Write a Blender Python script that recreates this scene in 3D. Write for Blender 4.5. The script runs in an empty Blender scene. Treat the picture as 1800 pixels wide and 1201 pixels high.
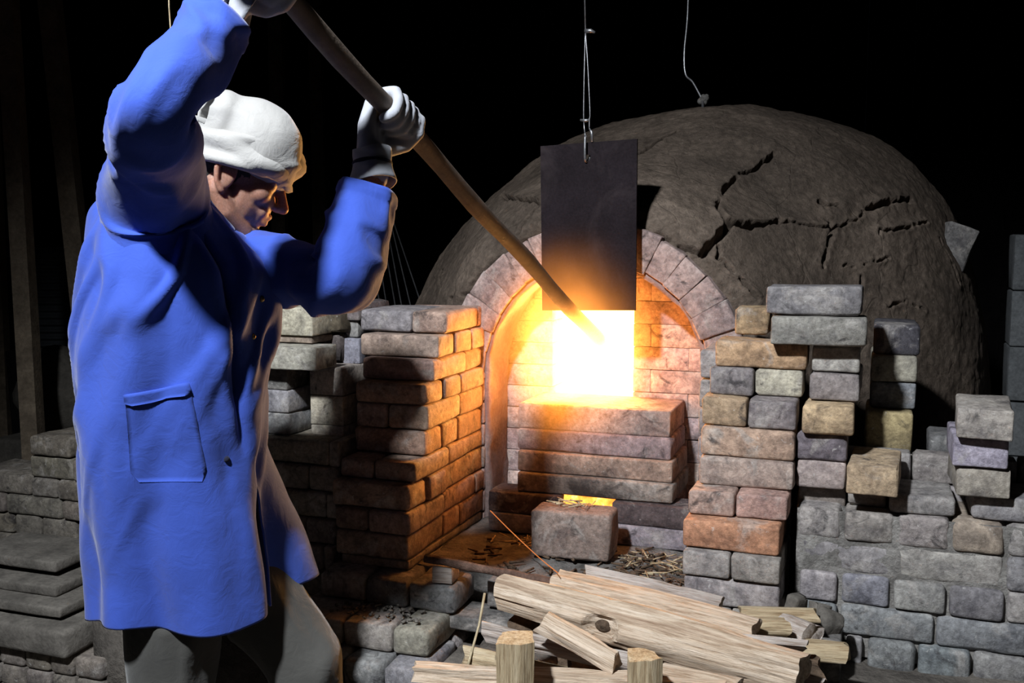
import bpy, bmesh, math, random
import numpy as np
from mathutils import Vector, Matrix, Euler

rnd = random.Random(7)
SC = bpy.context.scene
COL = SC.collection

# ------------------------------------------------------------------ camera
YAW, PITCH, CAMZ, FPX = math.radians(20), math.radians(6), 1.35, 1750.0
cam_data = bpy.data.cameras.new('camera')
cam_data.sensor_width = 36.0
cam_data.lens = 35.0
cam_data.clip_start = 0.05
cam = bpy.data.objects.new('camera', cam_data)
cam.location = (0, 0, CAMZ)
cam.rotation_euler = (math.pi / 2 - PITCH, 0, YAW)
COL.objects.link(cam)
SC.camera = cam

# ------------------------------------------------------------------ world, lamp, exposure
world = bpy.data.worlds.new('world')
SC.world = world
world.use_nodes = True
world.node_tree.nodes['Background'].inputs[0].default_value = (0.5, 0.6, 0.9, 1)
world.node_tree.nodes['Background'].inputs[1].default_value = 0.006

lamp_data = bpy.data.lights.new('work_lamp', 'SPOT')
lamp_data.energy = 800
lamp_data.color = (0.90, 0.95, 1.0)
lamp_data.shadow_soft_size = 0.10
lamp_data.spot_size = math.radians(82)
lamp_data.spot_blend = 0.95
lamp = bpy.data.objects.new('work_lamp', lamp_data)
lamp.location = (-0.98, -0.25, 3.20)
tgt = Vector((-0.80, 2.1, 0.50))
lamp.rotation_euler = (tgt - lamp.location).to_track_quat('-Z', 'Y').to_euler()
COL.objects.link(lamp)

SC.view_settings.view_transform = 'Standard'
SC.view_settings.look = 'None'
SC.view_settings.exposure = 0.0
SC.view_settings.gamma = 1.0
SC.view_settings.use_curve_mapping = False
SC.cycles.sample_clamp_direct = 5.0
FIRE = 160.0
BLOOM = 320.0

# ------------------------------------------------------------------ geometry helpers
RV = Vector((math.cos(YAW), math.sin(YAW), 0))
FH = Vector((-math.sin(YAW), math.cos(YAW), 0))
FV = FH * math.cos(PITCH) + Vector((0, 0, -math.sin(PITCH)))
UV_ = FH * math.sin(PITCH) + Vector((0, 0, math.cos(PITCH)))
CAM = Vector((0, 0, CAMZ))


def ray(u, v):
    return FV + RV * ((u - 900) / FPX) - UV_ * ((v - 600.5) / FPX)


def P(u, v, t):
    return CAM + ray(u, v) * t


def onY(u, v, Y):
    d = ray(u, v)
    return CAM + d * (Y / d.y)


def onZ(u, v, Z):
    d = ray(u, v)
    return CAM + d * ((Z - CAMZ) / d.z)


def G(r, t, z):
    return RV * r + FH * t + Vector((0, 0, z))


def vhash(ix, iy, iz, seed):
    n = (ix * 374761393 + iy * 668265263 + iz * 2147483647 + seed * 974711) & 0x7fffffff
    n = (n ^ (n >> 13)) * 1274126177 & 0x7fffffff
    n = (n ^ (n >> 16)) * 668265263 & 0x7fffffff
    return ((n ^ (n >> 15)) & 0xffff) / 65535.0


def vnoise(p, scale=1.0, seed=0):
    """value noise in -1..1, p is (n,3)"""
    q = np.asarray(p, dtype=np.float64) * scale
    i = np.floor(q).astype(np.int64)
    f = q - i
    f = f * f * (3 - 2 * f)
    out = 0
    for dx in (0, 1):
        for dy in (0, 1):
            for dz in (0, 1):
                w = (f[:, 0] if dx else 1 - f[:, 0]) * (f[:, 1] if dy else 1 - f[:, 1]) * (f[:, 2] if dz else 1 - f[:, 2])
                out = out + w * vhash(i[:, 0] + dx, i[:, 1] + dy, i[:, 2] + dz, seed)
    return out * 2 - 1


def fbm(p, scale=1.0, seed=0, octv=3):
    o, a = 0, 1.0
    for k in range(octv):
        o = o + a * vnoise(p, scale * 2 ** k, seed + k)
        a *= 0.5
    return o


def mesh_from(verts, faces, smooth=True, name='mesh'):
    me = bpy.data.meshes.new(name)
    me.from_pydata([tuple(map(float, v)) for v in verts], [], [tuple(map(int, f)) for f in faces])
    me.update()
    if smooth:
        me.polygons.foreach_set('use_smooth', [True] * len(me.polygons))
    return me


def mesh_np(verts, quads, name='mesh'):
    me = bpy.data.meshes.new(name)
    verts = np.asarray(verts, dtype=np.float32)
    quads = np.asarray(quads, dtype=np.int32)
    me.vertices.add(len(verts))
    me.vertices.foreach_set('co', verts.ravel())
    me.loops.add(quads.size)
    me.loops.foreach_set('vertex_index', quads.ravel())
    me.polygons.add(len(quads))
    me.polygons.foreach_set('loop_start', np.arange(0, quads.size, 4, dtype=np.int32))
    me.polygons.foreach_set('use_smooth', np.ones(len(quads), dtype=bool))
    me.update(calc_edges=True)
    me.validate()
    return me


def empty(name, loc, label=None, cat=None, group=None, kind=None):
    o = bpy.data.objects.new(name, None)
    o.empty_display_size = 0.1
    o.location = loc
    COL.objects.link(o)
    return tag(o, label, cat, group, kind)


def tag(o, label=None, cat=None, group=None, kind=None):
    for k, v in (('label', label), ('category', cat), ('group', group), ('kind', kind)):
        if v:
            o[k] = v
    return o


def origin_of(o):
    p = Vector(o.location)
    while o.parent is not None:
        o = o.parent
        p = p + o.location
    return p


def obj(name, me, m, parent=None, loc=None, label=None):
    """link a mesh given in WORLD coordinates (loc None) or about loc"""
    o = bpy.data.objects.new(name, me)
    if m is not None and len(me.materials) == 0:
        me.materials.append(m)
    base = origin_of(parent) if parent is not None else Vector((0, 0, 0))
    if loc is None:
        if len(me.vertices):
            co = np.empty(len(me.vertices) * 3, dtype=np.float32)
            me.vertices.foreach_get('co', co)
            co = co.reshape(-1, 3)
            c = (co.min(0) + co.max(0)) / 2
            c[2] = co[:, 2].min()
            me.vertices.foreach_set('co', (co - c).ravel())
            me.update()
            loc = Vector([float(x) for x in c])
        else:
            loc = Vector((0, 0, 0))
    o.location = Vector(loc) - base
    if parent is not None:
        o.parent = parent
    COL.objects.link(o)
    if label:
        o['label'] = label
    return o


def axis_coords(h, r, n):
    c = [-h, -h + r * 0.35, -h + r]
    inner = 2 * (h - r)
    for k in range(1, n):
        c.append(-h + r + inner * k / n)
    c += [h - r, h - r * 0.35, h]
    return c


def rounded_box(sx, sy, sz, r, n=(4, 2, 2), amp=0.0015, seed=0, chip=0.006):
    hx, hy, hz = sx / 2, sy / 2, sz / 2
    r = min(r, hx * 0.45, hy * 0.45, hz * 0.45)
    ax = [axis_coords(h, r, k) for h, k in zip((hx, hy, hz), n)]
    L = [len(a) - 1 for a in ax]
    idx, verts, faces = {}, [], []

    def vid(i, j, k):
        key = (i, j, k)
        if key not in idx:
            idx[key] = len(verts)
            verts.append((ax[0][i], ax[1][j], ax[2][k]))
        return idx[key]
    for i in range(L[0]):
        for j in range(L[1]):
            faces.append((vid(i, j, 0), vid(i, j + 1, 0), vid(i + 1, j + 1, 0), vid(i + 1, j, 0)))
            faces.append((vid(i, j, L[2]), vid(i + 1, j, L[2]), vid(i + 1, j + 1, L[2]), vid(i, j + 1, L[2])))
    for i in range(L[0]):
        for k in range(L[2]):
            faces.append((vid(i, 0, k), vid(i + 1, 0, k), vid(i + 1, 0, k + 1), vid(i, 0, k + 1)))
            faces.append((vid(i, L[1], k), vid(i, L[1], k + 1), vid(i + 1, L[1], k + 1), vid(i + 1, L[1], k)))
    for j in range(L[1]):
        for k in range(L[2]):
            faces.append((vid(0, j, k), vid(0, j, k + 1), vid(0, j + 1, k + 1), vid(0, j + 1, k)))
            faces.append((vid(L[0], j, k), vid(L[0], j + 1, k), vid(L[0], j + 1, k + 1), vid(L[0], j, k + 1)))
    p = np.array(verts)
    inn = np.clip(p, [-(hx - r), -(hy - r), -(hz - r)], [hx - r, hy - r, hz - r])
    d = p - inn
    ln = np.linalg.norm(d, axis=1)
    nz = ln > 1e-9
    p[nz] = inn[nz] + d[nz] / ln[nz][:, None] * r
    nrm = np.where(nz[:, None], d / np.maximum(ln, 1e-9)[:, None], 0)
    edge = (np.abs(d) > r * 0.2).sum(1) >= 2
    sh = seed * 3.17
    w = vnoise(p + sh, 28, seed) * amp + vnoise(p + sh, 9, seed + 5) * amp * 1.4
    ch = np.clip(vnoise(p + sh, 24, seed + 9) - 0.25, 0, 1) * chip * edge
    p = p + nrm * (w - ch)[:, None]
    return p, faces


SEED = [0]


def nseed():
    SEED[0] += 1
    return SEED[0]


def brick(parent, x0, x1, y0, y1, z0, z1, col=(0.3, 0.28, 0.27), r=0.008, rz=0.0, name='brick', m=None, amp=0.0015,
          chip=0.007, label=None, ry=0.0):
    s = nseed()
    p, f = rounded_box(x1 - x0, y1 - y0, z1 - z0, r, (4 if x1 - x0 > 0.15 else 3, 3, 2), amp, s, chip)
    me = mesh_from(p, f)
    o = obj(name, me, m or M['brick'], parent, loc=((x0 + x1) / 2, (y0 + y1) / 2, (z0 + z1) / 2), label=label)
    o.rotation_euler = (0, ry, rz)
    j = rnd.uniform(0.9, 1.1)
    o.color = (col[0] * j, col[1] * j * rnd.uniform(0.97, 1.03), col[2] * j * rnd.uniform(0.95, 1.05), 1)
    return o


def join_np(parts):
    vs, fs, off = [], [], 0
    for v, f in parts:
        vs.extend([tuple(x) for x in v])
        fs.extend([tuple(i + off for i in g) for g in f])
        off += len(v)
    return vs, fs


def tube(path, rad, n=10, cap=True, squash=None):
    """path list of Vector, rad float or list; returns verts, faces"""
    path = [Vector(p) for p in path]
    k = len(path)
    rads = rad if isinstance(rad, (list, tuple)) else [rad] * k
    vs, fs = [], []
    t0 = (path[1] - path[0]).normalized()
    ref = Vector((0, 0, 1)) if abs(t0.z) < 0.9 else Vector((1, 0, 0))
    a = t0.cross(ref).normalized()
    for i, p in enumerate(path):
        t = (path[min(i + 1, k - 1)] - path[max(i - 1, 0)]).normalized()
        a = (a - t * a.dot(t)).normalized()
        b = t.cross(a)
        for j in range(n):
            an = 2 * math.pi * j / n
            vs.append(p + (a * math.cos(an) + b * math.sin(an)) * rads[i])
    for i in range(k - 1):
        for j in range(n):
            j2 = (j + 1) % n
            fs.append((i * n + j, i * n + j2, (i + 1) * n + j2, (i + 1) * n + j))
    if cap:
        fs.append(tuple(reversed(range(n))))
        fs.append(tuple((k - 1) * n + j for j in range(n)))
    return vs, fs


def bez(pts, n=24):
    """catmull-rom through pts"""
    pts = [Vector(p) for p in pts]
    q = [pts[0] * 2 - pts[1]] + pts + [pts[-1] * 2 - pts[-2]]
    out = []
    seg = len(pts) - 1
    for i in range(n + 1):
        s = i / n * seg
        k = min(int(s), seg - 1)
        t = s - k
        p0, p1, p2, p3 = q[k], q[k + 1], q[k + 2], q[k + 3]
        out.append(0.5 * ((2 * p1) + (p2 - p0) * t + (2 * p0 - 5 * p1 + 4 * p2 - p3) * t * t + (3 * p1 - p0 - 3 * p2 + p3) * t ** 3))
    return out


def sphere_parts(c, r, axes=None, nu=14, nv=9):
    """ellipsoid; r float or 3-tuple along axes"""
    rr = (r, r, r) if isinstance(r, (int, float)) else r
    ax = axes or (Vector((1, 0, 0)), Vector((0, 1, 0)), Vector((0, 0, 1)))
    c = Vector(c)
    vs, fs = [], []
    for i in range(nv + 1):
        th = math.pi * i / nv
        for j in range(nu):
            ph = 2 * math.pi * j / nu
            x, y, z = math.sin(th) * math.cos(ph), math.sin(th) * math.sin(ph), math.cos(th)
            vs.append(c + ax[0] * (x * rr[0]) + ax[1] * (y * rr[1]) + ax[2] * (z * rr[2]))
    for i in range(nv):
        for j in range(nu):
            j2 = (j + 1) % nu
            fs.append((i * nu + j, (i + 1) * nu + j, (i + 1) * nu + j2, i * nu + j2))
    return vs, fs


def chain(pts, rads, step=0.35):
    """beads along a polyline, tapered, for voxel union"""
    parts = []
    pts = [Vector(p) for p in pts]
    for i in range(len(pts) - 1):
        a, b = pts[i], pts[i + 1]
        ra, rb = rads[i], rads[i + 1]
        n = max(2, int((b - a).length / (min(ra, rb) * step)) + 1)
        for k in range(n + 1):
            s = k / n
            parts.append(sphere_parts(a.lerp(b, s), ra + (rb - ra) * s, nu=12, nv=8))
    return parts


def voxel_union(parts, voxel, smooth=4, factor=0.5):
    vs, fs = join_np(parts)
    me = mesh_from(vs, fs)
    o = bpy.data.objects.new('tmp', me)
    COL.objects.link(o)
    md = o.modifiers.new('r', 'REMESH')
    md.mode = 'VOXEL'
    md.voxel_size = voxel
    md.use_smooth_shade = True
    if smooth:
        ms = o.modifiers.new('s', 'SMOOTH')
        ms.factor = factor
        ms.iterations = smooth
    dg = bpy.context.evaluated_depsgraph_get()
    dg.update()
    out = bpy.data.meshes.new_from_object(o.evaluated_get(dg))
    bpy.data.objects.remove(o)
    bpy.data.meshes.remove(me)
    out.polygons.foreach_set('use_smooth', [True] * len(out.polygons))
    return out


def get_co(me):
    a = np.empty(len(me.vertices) * 3, dtype=np.float32)
    me.vertices.foreach_get('co', a)
    return a.reshape(-1, 3).astype(np.float64)


def get_no(me):
    a = np.empty(len(me.vertices) * 3, dtype=np.float32)
    me.vertices.foreach_get('normal', a)
    return a.reshape(-1, 3).astype(np.float64)


def set_co(me, co):
    me.vertices.foreach_set('co', np.asarray(co, dtype=np.float32).ravel())
    me.update()


# ------------------------------------------------------------------ materials
def nodemat(name):
    m = bpy.data.materials.new(name)
    m.use_nodes = True
    nt = m.node_tree
    b = nt.nodes['Principled BSDF']
    return m, nt, b


def N(nt, t, **kw):
    n = nt.nodes.new(t)
    for k, v in kw.items():
        setattr(n, k, v)
    return n


def noise(nt, scale, detail=6, rough=0.6, vec=None, dist=0.0):
    n = N(nt, 'ShaderNodeTexNoise')
    n.inputs['Scale'].default_value = scale
    n.inputs['Detail'].default_value = detail
    n.inputs['Roughness'].default_value = rough
    n.inputs['Distortion'].default_value = dist
    if vec is not None:
        nt.links.new(vec, n.inputs['Vector'])
    return n.outputs['Fac']


def ramp(nt, fac, stops):
    r = N(nt, 'ShaderNodeValToRGB')
    els = r.color_ramp.elements
    els[0].position, els[0].color = stops[0][0], (*stops[0][1], 1)
    els[1].position, els[1].color = stops[1][0], (*stops[1][1], 1)
    for p, c in stops[2:]:
        e = els.new(p)
        e.color = (*c, 1)
    nt.links.new(fac, r.inputs['Fac'])
    return r.outputs['Color']


def mix(nt, a, b, fac, mode='MIX'):
    x = N(nt, 'ShaderNodeMix', data_type='RGBA', blend_type=mode)
    for i, s in ((0, fac), (6, a), (7, b)):
        if isinstance(s, (int, float)):
            x.inputs[i].default_value = s
        elif isinstance(s, tuple):
            x.inputs[i].default_value = (*s, 1) if len(s) == 3 else s
        else:
            nt.links.new(s, x.inputs[i])
    return x.outputs[2]


def bump(nt, b, h, strength=0.4, dist=0.004, prev=None):
    n = N(nt, 'ShaderNodeBump')
    n.inputs['Strength'].default_value = strength
    n.inputs['Distance'].default_value = dist
    nt.links.new(h, n.inputs['Height'])
    if prev is not None:
        nt.links.new(prev, n.inputs['Normal'])
    nt.links.new(n.outputs['Normal'], b.inputs['Normal'])
    return n.outputs['Normal']


def objvec(nt, scale=(1, 1, 1), rand=True):
    tc = N(nt, 'ShaderNodeTexCoord')
    mp = N(nt, 'ShaderNodeMapping')
    mp.inputs['Scale'].default_value = scale
    nt.links.new(tc.outputs['Object'], mp.inputs['Vector'])
    if rand:
        oi = N(nt, 'ShaderNodeObjectInfo')
        ml = N(nt, 'ShaderNodeMath', operation='MULTIPLY')
        ml.inputs[1].default_value = 37.0
        nt.links.new(oi.outputs['Random'], ml.inputs[0])
        nt.links.new(ml.outputs[0], mp.inputs['Location'])
    return mp.outputs['Vector']


def make_brick_mat():
    m, nt, b = nodemat('brick_clay')
    v = objvec(nt)
    oi = N(nt, 'ShaderNodeObjectInfo')
    base = oi.outputs['Color']
    n1 = noise(nt, 16, 8, 0.7, v, 0.4)
    n2 = noise(nt, 70, 8, 0.75, v)
    n3 = noise(nt, 9, 6, 0.6, v, 1.2)
    c = mix(nt, base, ramp(nt, n1, [(0.34, (0.50, 0.48, 0.49)), (0.60, (1.28, 1.24, 1.18))]), 0.9, 'MULTIPLY')
    c = mix(nt, c, (0.42, 0.39, 0.36), ramp(nt, n3, [(0.55, (0, 0, 0)), (0.66, (0.55, 0.55, 0.55))]))
    c = mix(nt, c, (0.035, 0.032, 0.035), ramp(nt, noise(nt, 11, 7, 0.65, v, 1.5), [(0.585, (0, 0, 0)), (0.68, (0.75, 0.75, 0.75))]))
    c = mix(nt, c, ramp(nt, n2, [(0.35, (0.55, 0.54, 0.53)), (0.65, (1.3, 1.3, 1.3))]), 0.9, 'MULTIPLY')
    c = mix(nt, c, (0.62, 0.60, 0.57), ramp(nt, noise(nt, 60, 6, 0.7, v, 0.5), [(0.62, (0, 0, 0)), (0.70, (0.5, 0.5, 0.5))]))
    nt.links.new(c, b.inputs['Base Color'])
    b.inputs['Roughness'].default_value = 0.92
    b.inputs['Specular IOR Level'].default_value = 0.2
    nb = bump(nt, b, n2, 0.8, 0.005)
    bump(nt, b, noise(nt, 260, 3, 0.6, v), 0.4, 0.0015, nb)
    return m


def make_rough(name, c0, c1, scale=8, rough=0.9, bs=0.5, bd=0.004, spec=0.2, fine=120, stain=None, metal=0.0, rand=False):
    m, nt, b = nodemat(name)
    v = objvec(nt, rand=rand)
    n1 = noise(nt, scale, 6, 0.62, v)
    n2 = noise(nt, fine, 5, 0.65, v)
    c = ramp(nt, n1, [(0.32, c0), (0.68, c1)])
    c = mix(nt, c, ramp(nt, n2, [(0.3, (0.65, 0.65, 0.65)), (0.7, (1.25, 1.25, 1.25))]), 0.8, 'MULTIPLY')
    if stain:
        c = mix(nt, c, stain, ramp(nt, noise(nt, scale * 0.6, 5, 0.65, v, 0.8), [(0.5, (0, 0, 0)), (0.68, (0.8, 0.8, 0.8))]))
    nt.links.new(c, b.inputs['Base Color'])
    b.inputs['Roughness'].default_value = rough
    b.inputs['Specular IOR Level'].default_value = spec
    b.inputs['Metallic'].default_value = metal
    bump(nt, b, n2, bs, bd)
    return m


def make_wood(name, c0, c1, c2, grain=7.0, rough=0.75):
    m, nt, b = nodemat(name)
    v = objvec(nt, (0.45, grain, grain))
    n1 = noise(nt, 7, 8, 0.68, v, 0.6)
    w = noise(nt, 26, 7, 0.7, v, 0.2)
    fib = noise(nt, 60, 4, 0.6, v)
    c = ramp(nt, n1, [(0.30, c0), (0.48, c1), (0.66, c2)])
    c = mix(nt, c, ramp(nt, w, [(0.36, (0.50, 0.42, 0.34)), (0.52, (1.0, 1.0, 1.0)), (0.7, (1.15, 1.15, 1.15))]), 0.85, 'MULTIPLY')
    c = mix(nt, c, (0.16, 0.10, 0.06), ramp(nt, noise(nt, 9, 6, 0.7, v, 0.8), [(0.66, (0, 0, 0)), (0.74, (0.7, 0.7, 0.7))]))
    nt.links.new(c, b.inputs['Base Color'])
    b.inputs['Roughness'].default_value = rough
    b.inputs['Specular IOR Level'].default_value = 0.25
    nb = bump(nt, b, w, 0.8, 0.006)
    bump(nt, b, fib, 0.4, 0.002, nb)
    return m


def make_cloth(name, col, var=0.25, weave=900, rough=0.9, wr=0.35, sheen=0.2):
    m, nt, b = nodemat(name)
    v = objvec(nt, rand=False)
    n1 = noise(nt, 5, 5, 0.6, v)
    n2 = noise(nt, weave, 2, 0.5, v)
    c = mix(nt, col, ramp(nt, n1, [(0.3, (1 - var,) * 3), (0.7, (1 + var,) * 3)]), 1.0, 'MULTIPLY')
    nt.links.new(c, b.inputs['Base Color'])
    b.inputs['Roughness'].default_value = rough
    b.inputs['Specular IOR Level'].default_value = 0.15
    b.inputs['Sheen Weight'].default_value = sheen
    nb = bump(nt, b, noise(nt, 26, 4, 0.55, v, 0.8), wr, 0.006)
    bump(nt, b, n2, 0.25, 0.001, nb)
    return m


def make_emit(name, col, strength):
    m, nt, b = nodemat(name)
    nt.nodes.remove(b)
    e = N(nt, 'ShaderNodeEmission')
    e.inputs[0].default_value = (*col, 1)
    e.inputs[1].default_value = strength
    nt.links.new(e.outputs[0], nt.nodes['Material Output'].inputs[0])
    return m


M = {}
M['brick'] = make_brick_mat()
def make_clay():
    m, nt, b = nodemat('dome_clay')
    v = objvec(nt, rand=False)
    n1 = noise(nt, 2.6, 8, 0.68, v, 0.5)
    n2 = noise(nt, 48, 8, 0.72, v)
    n3 = noise(nt, 150, 4, 0.6, v)
    c = ramp(nt, n1, [(0.32, (0.062, 0.049, 0.040)), (0.5, (0.108, 0.084, 0.067)), (0.68, (0.175, 0.137, 0.110))])
    c = mix(nt, c, ramp(nt, n2, [(0.33, (0.55, 0.54, 0.53)), (0.67, (1.35, 1.33, 1.3))]), 0.9, 'MULTIPLY')
    c = mix(nt, c, (0.30, 0.255, 0.215), ramp(nt, noise(nt, 85, 5, 0.7, v), [(0.63, (0, 0, 0)), (0.72, (0.55, 0.55, 0.55))]))
    nt.links.new(c, b.inputs['Base Color'])
    b.inputs['Roughness'].default_value = 0.97
    b.inputs['Specular IOR Level'].default_value = 0.1
    # hairline crazing
    wv = N(nt, 'ShaderNodeVectorMath', operation='ADD')
    nv_ = N(nt, 'ShaderNodeTexNoise')
    nv_.inputs['Scale'].default_value = 5
    nt.links.new(v, nv_.inputs['Vector'])
    scl = N(nt, 'ShaderNodeVectorMath', operation='SCALE')
    scl.inputs['Scale'].default_value = 0.22
    nt.links.new(nv_.outputs['Color'], scl.inputs[0])
    nt.links.new(v, wv.inputs[0])
    nt.links.new(scl.outputs[0], wv.inputs[1])
    vo = N(nt, 'ShaderNodeTexVoronoi', feature='DISTANCE_TO_EDGE')
    vo.inputs['Scale'].default_value = 3.4
    nt.links.new(wv.outputs[0], vo.inputs['Vector'])
    cr = ramp(nt, vo.outputs['Distance'], [(0.0, (0, 0, 0)), (0.016, (1, 1, 1))])
    nb = bump(nt, b, cr, 0.35, 0.008)
    nb = bump(nt, b, n2, 0.9, 0.009, nb)
    bump(nt, b, n3, 0.6, 0.003, nb)
    return m


M['clay'] = make_clay()
M['lining'] = make_rough('arch_lining', (0.19, 0.135, 0.125), (0.34, 0.26, 0.24), 9, 0.95, 0.7, 0.006, 0.15, 80, (0.2, 0.12, 0.11))
M['ash'] = make_rough('ash_dust', (0.10, 0.095, 0.09), (0.24, 0.225, 0.21), 14, 1.0, 0.9, 0.008, 0.1, 110, (0.06, 0.055, 0.05))
M['dust'] = make_rough('mortar_dust', (0.16, 0.15, 0.14), (0.30, 0.285, 0.265), 14, 1.0, 0.9, 0.006, 0.1, 110, (0.07, 0.065, 0.06))
M['earth'] = make_rough('packed_earth', (0.07, 0.062, 0.055), (0.17, 0.15, 0.13), 6, 1.0, 0.9, 0.01, 0.1, 60)
M['stone'] = make_rough('weathered_stone', (0.085, 0.077, 0.068), (0.18, 0.163, 0.143), 9, 0.95, 0.6, 0.005, 0.15, 70, None, 0, True)
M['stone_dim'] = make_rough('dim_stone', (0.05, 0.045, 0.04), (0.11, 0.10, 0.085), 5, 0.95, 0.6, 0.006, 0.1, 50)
M['steel'] = make_rough('scaled_steel', (0.010, 0.0075, 0.009), (0.018, 0.0135, 0.0165), 7, 0.65, 0.25, 0.002, 0.3, 160, (0.035, 0.027, 0.029))
M['steel'].node_tree.nodes['Principled BSDF'].inputs['Specular IOR Level'].default_value = 0.04
M['rust'] = make_rough('rusty_iron', (0.07, 0.04, 0.03), (0.17, 0.105, 0.08), 30, 0.95, 0.9, 0.006, 0.2, 150)
M['rod'] = make_rough('poker_iron', (0.115, 0.085, 0.065), (0.20, 0.15, 0.115), 20, 0.75, 0.4, 0.003, 0.3, 140)
M['wire'] = make_rough('galvanised_wire', (0.25, 0.25, 0.26), (0.5, 0.5, 0.52), 40, 0.35, 0.1, 0.001, 0.5, 200, None, 0.8)
M['post'] = make_rough('old_timber', (0.075, 0.058, 0.042), (0.15, 0.118, 0.085), 12, 0.9, 0.6, 0.004, 0.15, 70)
M['darkwall'] = make_rough('sooty_boards', (0.006, 0.0055, 0.006), (0.014, 0.012, 0.012), 6, 0.95, 0.4, 0.004, 0.1, 60)
M['tin'] = make_rough('corrugated_tin', (0.03, 0.033, 0.038), (0.06, 0.065, 0.072), 6, 0.7, 0.2, 0.002, 0.3, 90)
M['block'] = make_rough('concrete_block', (0.075, 0.079, 0.082), (0.13, 0.135, 0.14), 5, 0.95, 0.5, 0.004, 0.15, 90)
M['wood'] = make_wood('split_wood', (0.32, 0.22, 0.15), (0.54, 0.42, 0.31), (0.66, 0.55, 0.44))
M['wood_grey'] = make_wood('split_wood_grey', (0.30, 0.25, 0.22), (0.46, 0.40, 0.36), (0.58, 0.53, 0.48))
M['wood_yellow'] = make_wood('split_wood_yellow', (0.30, 0.21, 0.12), (0.49, 0.385, 0.245), (0.60, 0.50, 0.35))
M['bark'] = make_rough('brown_bark', (0.05, 0.035, 0.025), (0.16, 0.11, 0.075), 25, 0.95, 0.9, 0.008, 0.1, 90)
M['straw'] = make_rough('dry_straw', (0.28, 0.22, 0.13), (0.5, 0.42, 0.28), 40, 0.8, 0.3, 0.002, 0.2, 150)
M['coat'] = make_cloth('blue_cotton', (0.036, 0.076, 0.375), 0.12, 1100, 0.88, 0.35, 0.15)
M['towel'] = make_cloth('terry_towel', (0.36, 0.35, 0.335), 0.12, 300, 0.95, 0.5, 0.3)
M['glove'] = make_cloth('white_work_glove', (0.36, 0.37, 0.41), 0.12, 600, 0.9, 0.4, 0.2)
M['trousers'] = make_cloth('grey_trousers', (0.060, 0.058, 0.053), 0.2, 800, 0.92, 0.5, 0.2)
M['strap'] = make_cloth('dark_strap', (0.012, 0.014, 0.03), 0.2, 800, 0.85, 0.1, 0.1)
M['skin'] = make_rough('skin', (0.27, 0.135, 0.095), (0.34, 0.18, 0.13), 14, 0.55, 0.15, 0.001, 0.35, 300)
_b = M['skin'].node_tree.nodes['Principled BSDF']
_b.inputs['Subsurface Weight'].default_value = 0.6
_b.inputs['Subsurface Radius'].default_value = (1.0, 0.45, 0.25)
_b.inputs['Subsurface Scale'].default_value = 0.02
M['hair'] = make_rough('black_hair', (0.012, 0.011, 0.011), (0.035, 0.032, 0.03), 60, 0.7, 0.8, 0.004, 0.3, 260)
M['brass'] = make_rough('brass_button', (0.5, 0.34, 0.13), (0.7, 0.5, 0.2), 30, 0.3, 0.1, 0.001, 0.5, 200, None, 0.9)
M['leather'] = make_rough('boot_leather', (0.03, 0.025, 0.02), (0.06, 0.05, 0.04), 20, 0.6, 0.3, 0.002, 0.3, 150)
M['fire'] = make_emit('fire_glow', (1.0, 0.50, 0.13), FIRE)
M['fire_low'] = make_emit('fire_glow_low', (1.0, 0.30, 0.045), 5.0)
_nt = M['fire_low'].node_tree
_e = [n for n in _nt.nodes if n.type == 'EMISSION'][0]
_nt.links.new(ramp(_nt, noise(_nt, 22, 4, 0.6, objvec(_nt, rand=False)), [(0.35, (0.55, 0.11, 0.01)), (0.55, (1.0, 0.34, 0.05)), (0.7, (1.6, 0.9, 0.3))]), _e.inputs[0])
_e.inputs[1].default_value = 3.0
M['ember'] = make_emit('ember_red', (1.0, 0.06, 0.02), 0.9)

# brick colours
GREY, LGREY, DGREY = (0.29, 0.275, 0.265), (0.36, 0.35, 0.335), (0.115, 0.115, 0.125)
TAN, YEL, ORG = (0.40, 0.29, 0.205), (0.47, 0.325, 0.20), (0.46, 0.24, 0.15)
PINK, WHITE, PURP = (0.43, 0.31, 0.27), (0.52, 0.48, 0.41), (0.23, 0.21, 0.215)
DARK, RED = (0.075, 0.065, 0.062), (0.24, 0.115, 0.085)
WALLC = (0.31, 0.30, 0.30)

# ------------------------------------------------------------------ the setting
def box_np(x0, x1, y0, y1, z0, z1):
    v = [(x, y, z) for z in (z0, z1) for y in (y0, y1) for x in (x0, x1)]
    f = [(0, 2, 3, 1), (4, 5, 7, 6), (0, 1, 5, 4), (2, 6, 7, 3), (0, 4, 6, 2), (1, 3, 7, 5)]
    return v, f


def uneven_slab(x0, x1, y0, y1, z0, z1, step, amp, seed=0, scale=3.0):
    nx, ny = max(2, int((x1 - x0) / step)), max(2, int((y1 - y0) / step))
    X, Y = np.meshgrid(np.linspace(x0, x1, nx + 1), np.linspace(y0, y1, ny + 1), indexing='ij')
    top = np.stack([X.ravel(), Y.ravel(), np.full(X.size, z1)], 1)
    top[:, 2] += fbm(top, scale, seed, 4) * amp
    idx = np.arange(X.size).reshape(nx + 1, ny + 1)
    q = np.stack([idx[:-1, :-1], idx[1:, :-1], idx[1:, 1:], idx[:-1, 1:]], -1).reshape(-1, 4)
    n0 = len(top)
    bot = top.copy()
    bot[:, 2] = z0
    qs = [q, q[:, ::-1] + n0]
    for line in (idx[:, 0], idx[::-1, -1], idx[0, ::-1], idx[-1, :]):
        a, b = line[:-1], line[1:]
        qs.append(np.stack([a + n0, b + n0, b, a], 1))
    return mesh_np(np.vstack([top, bot]), np.vstack(qs))


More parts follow.
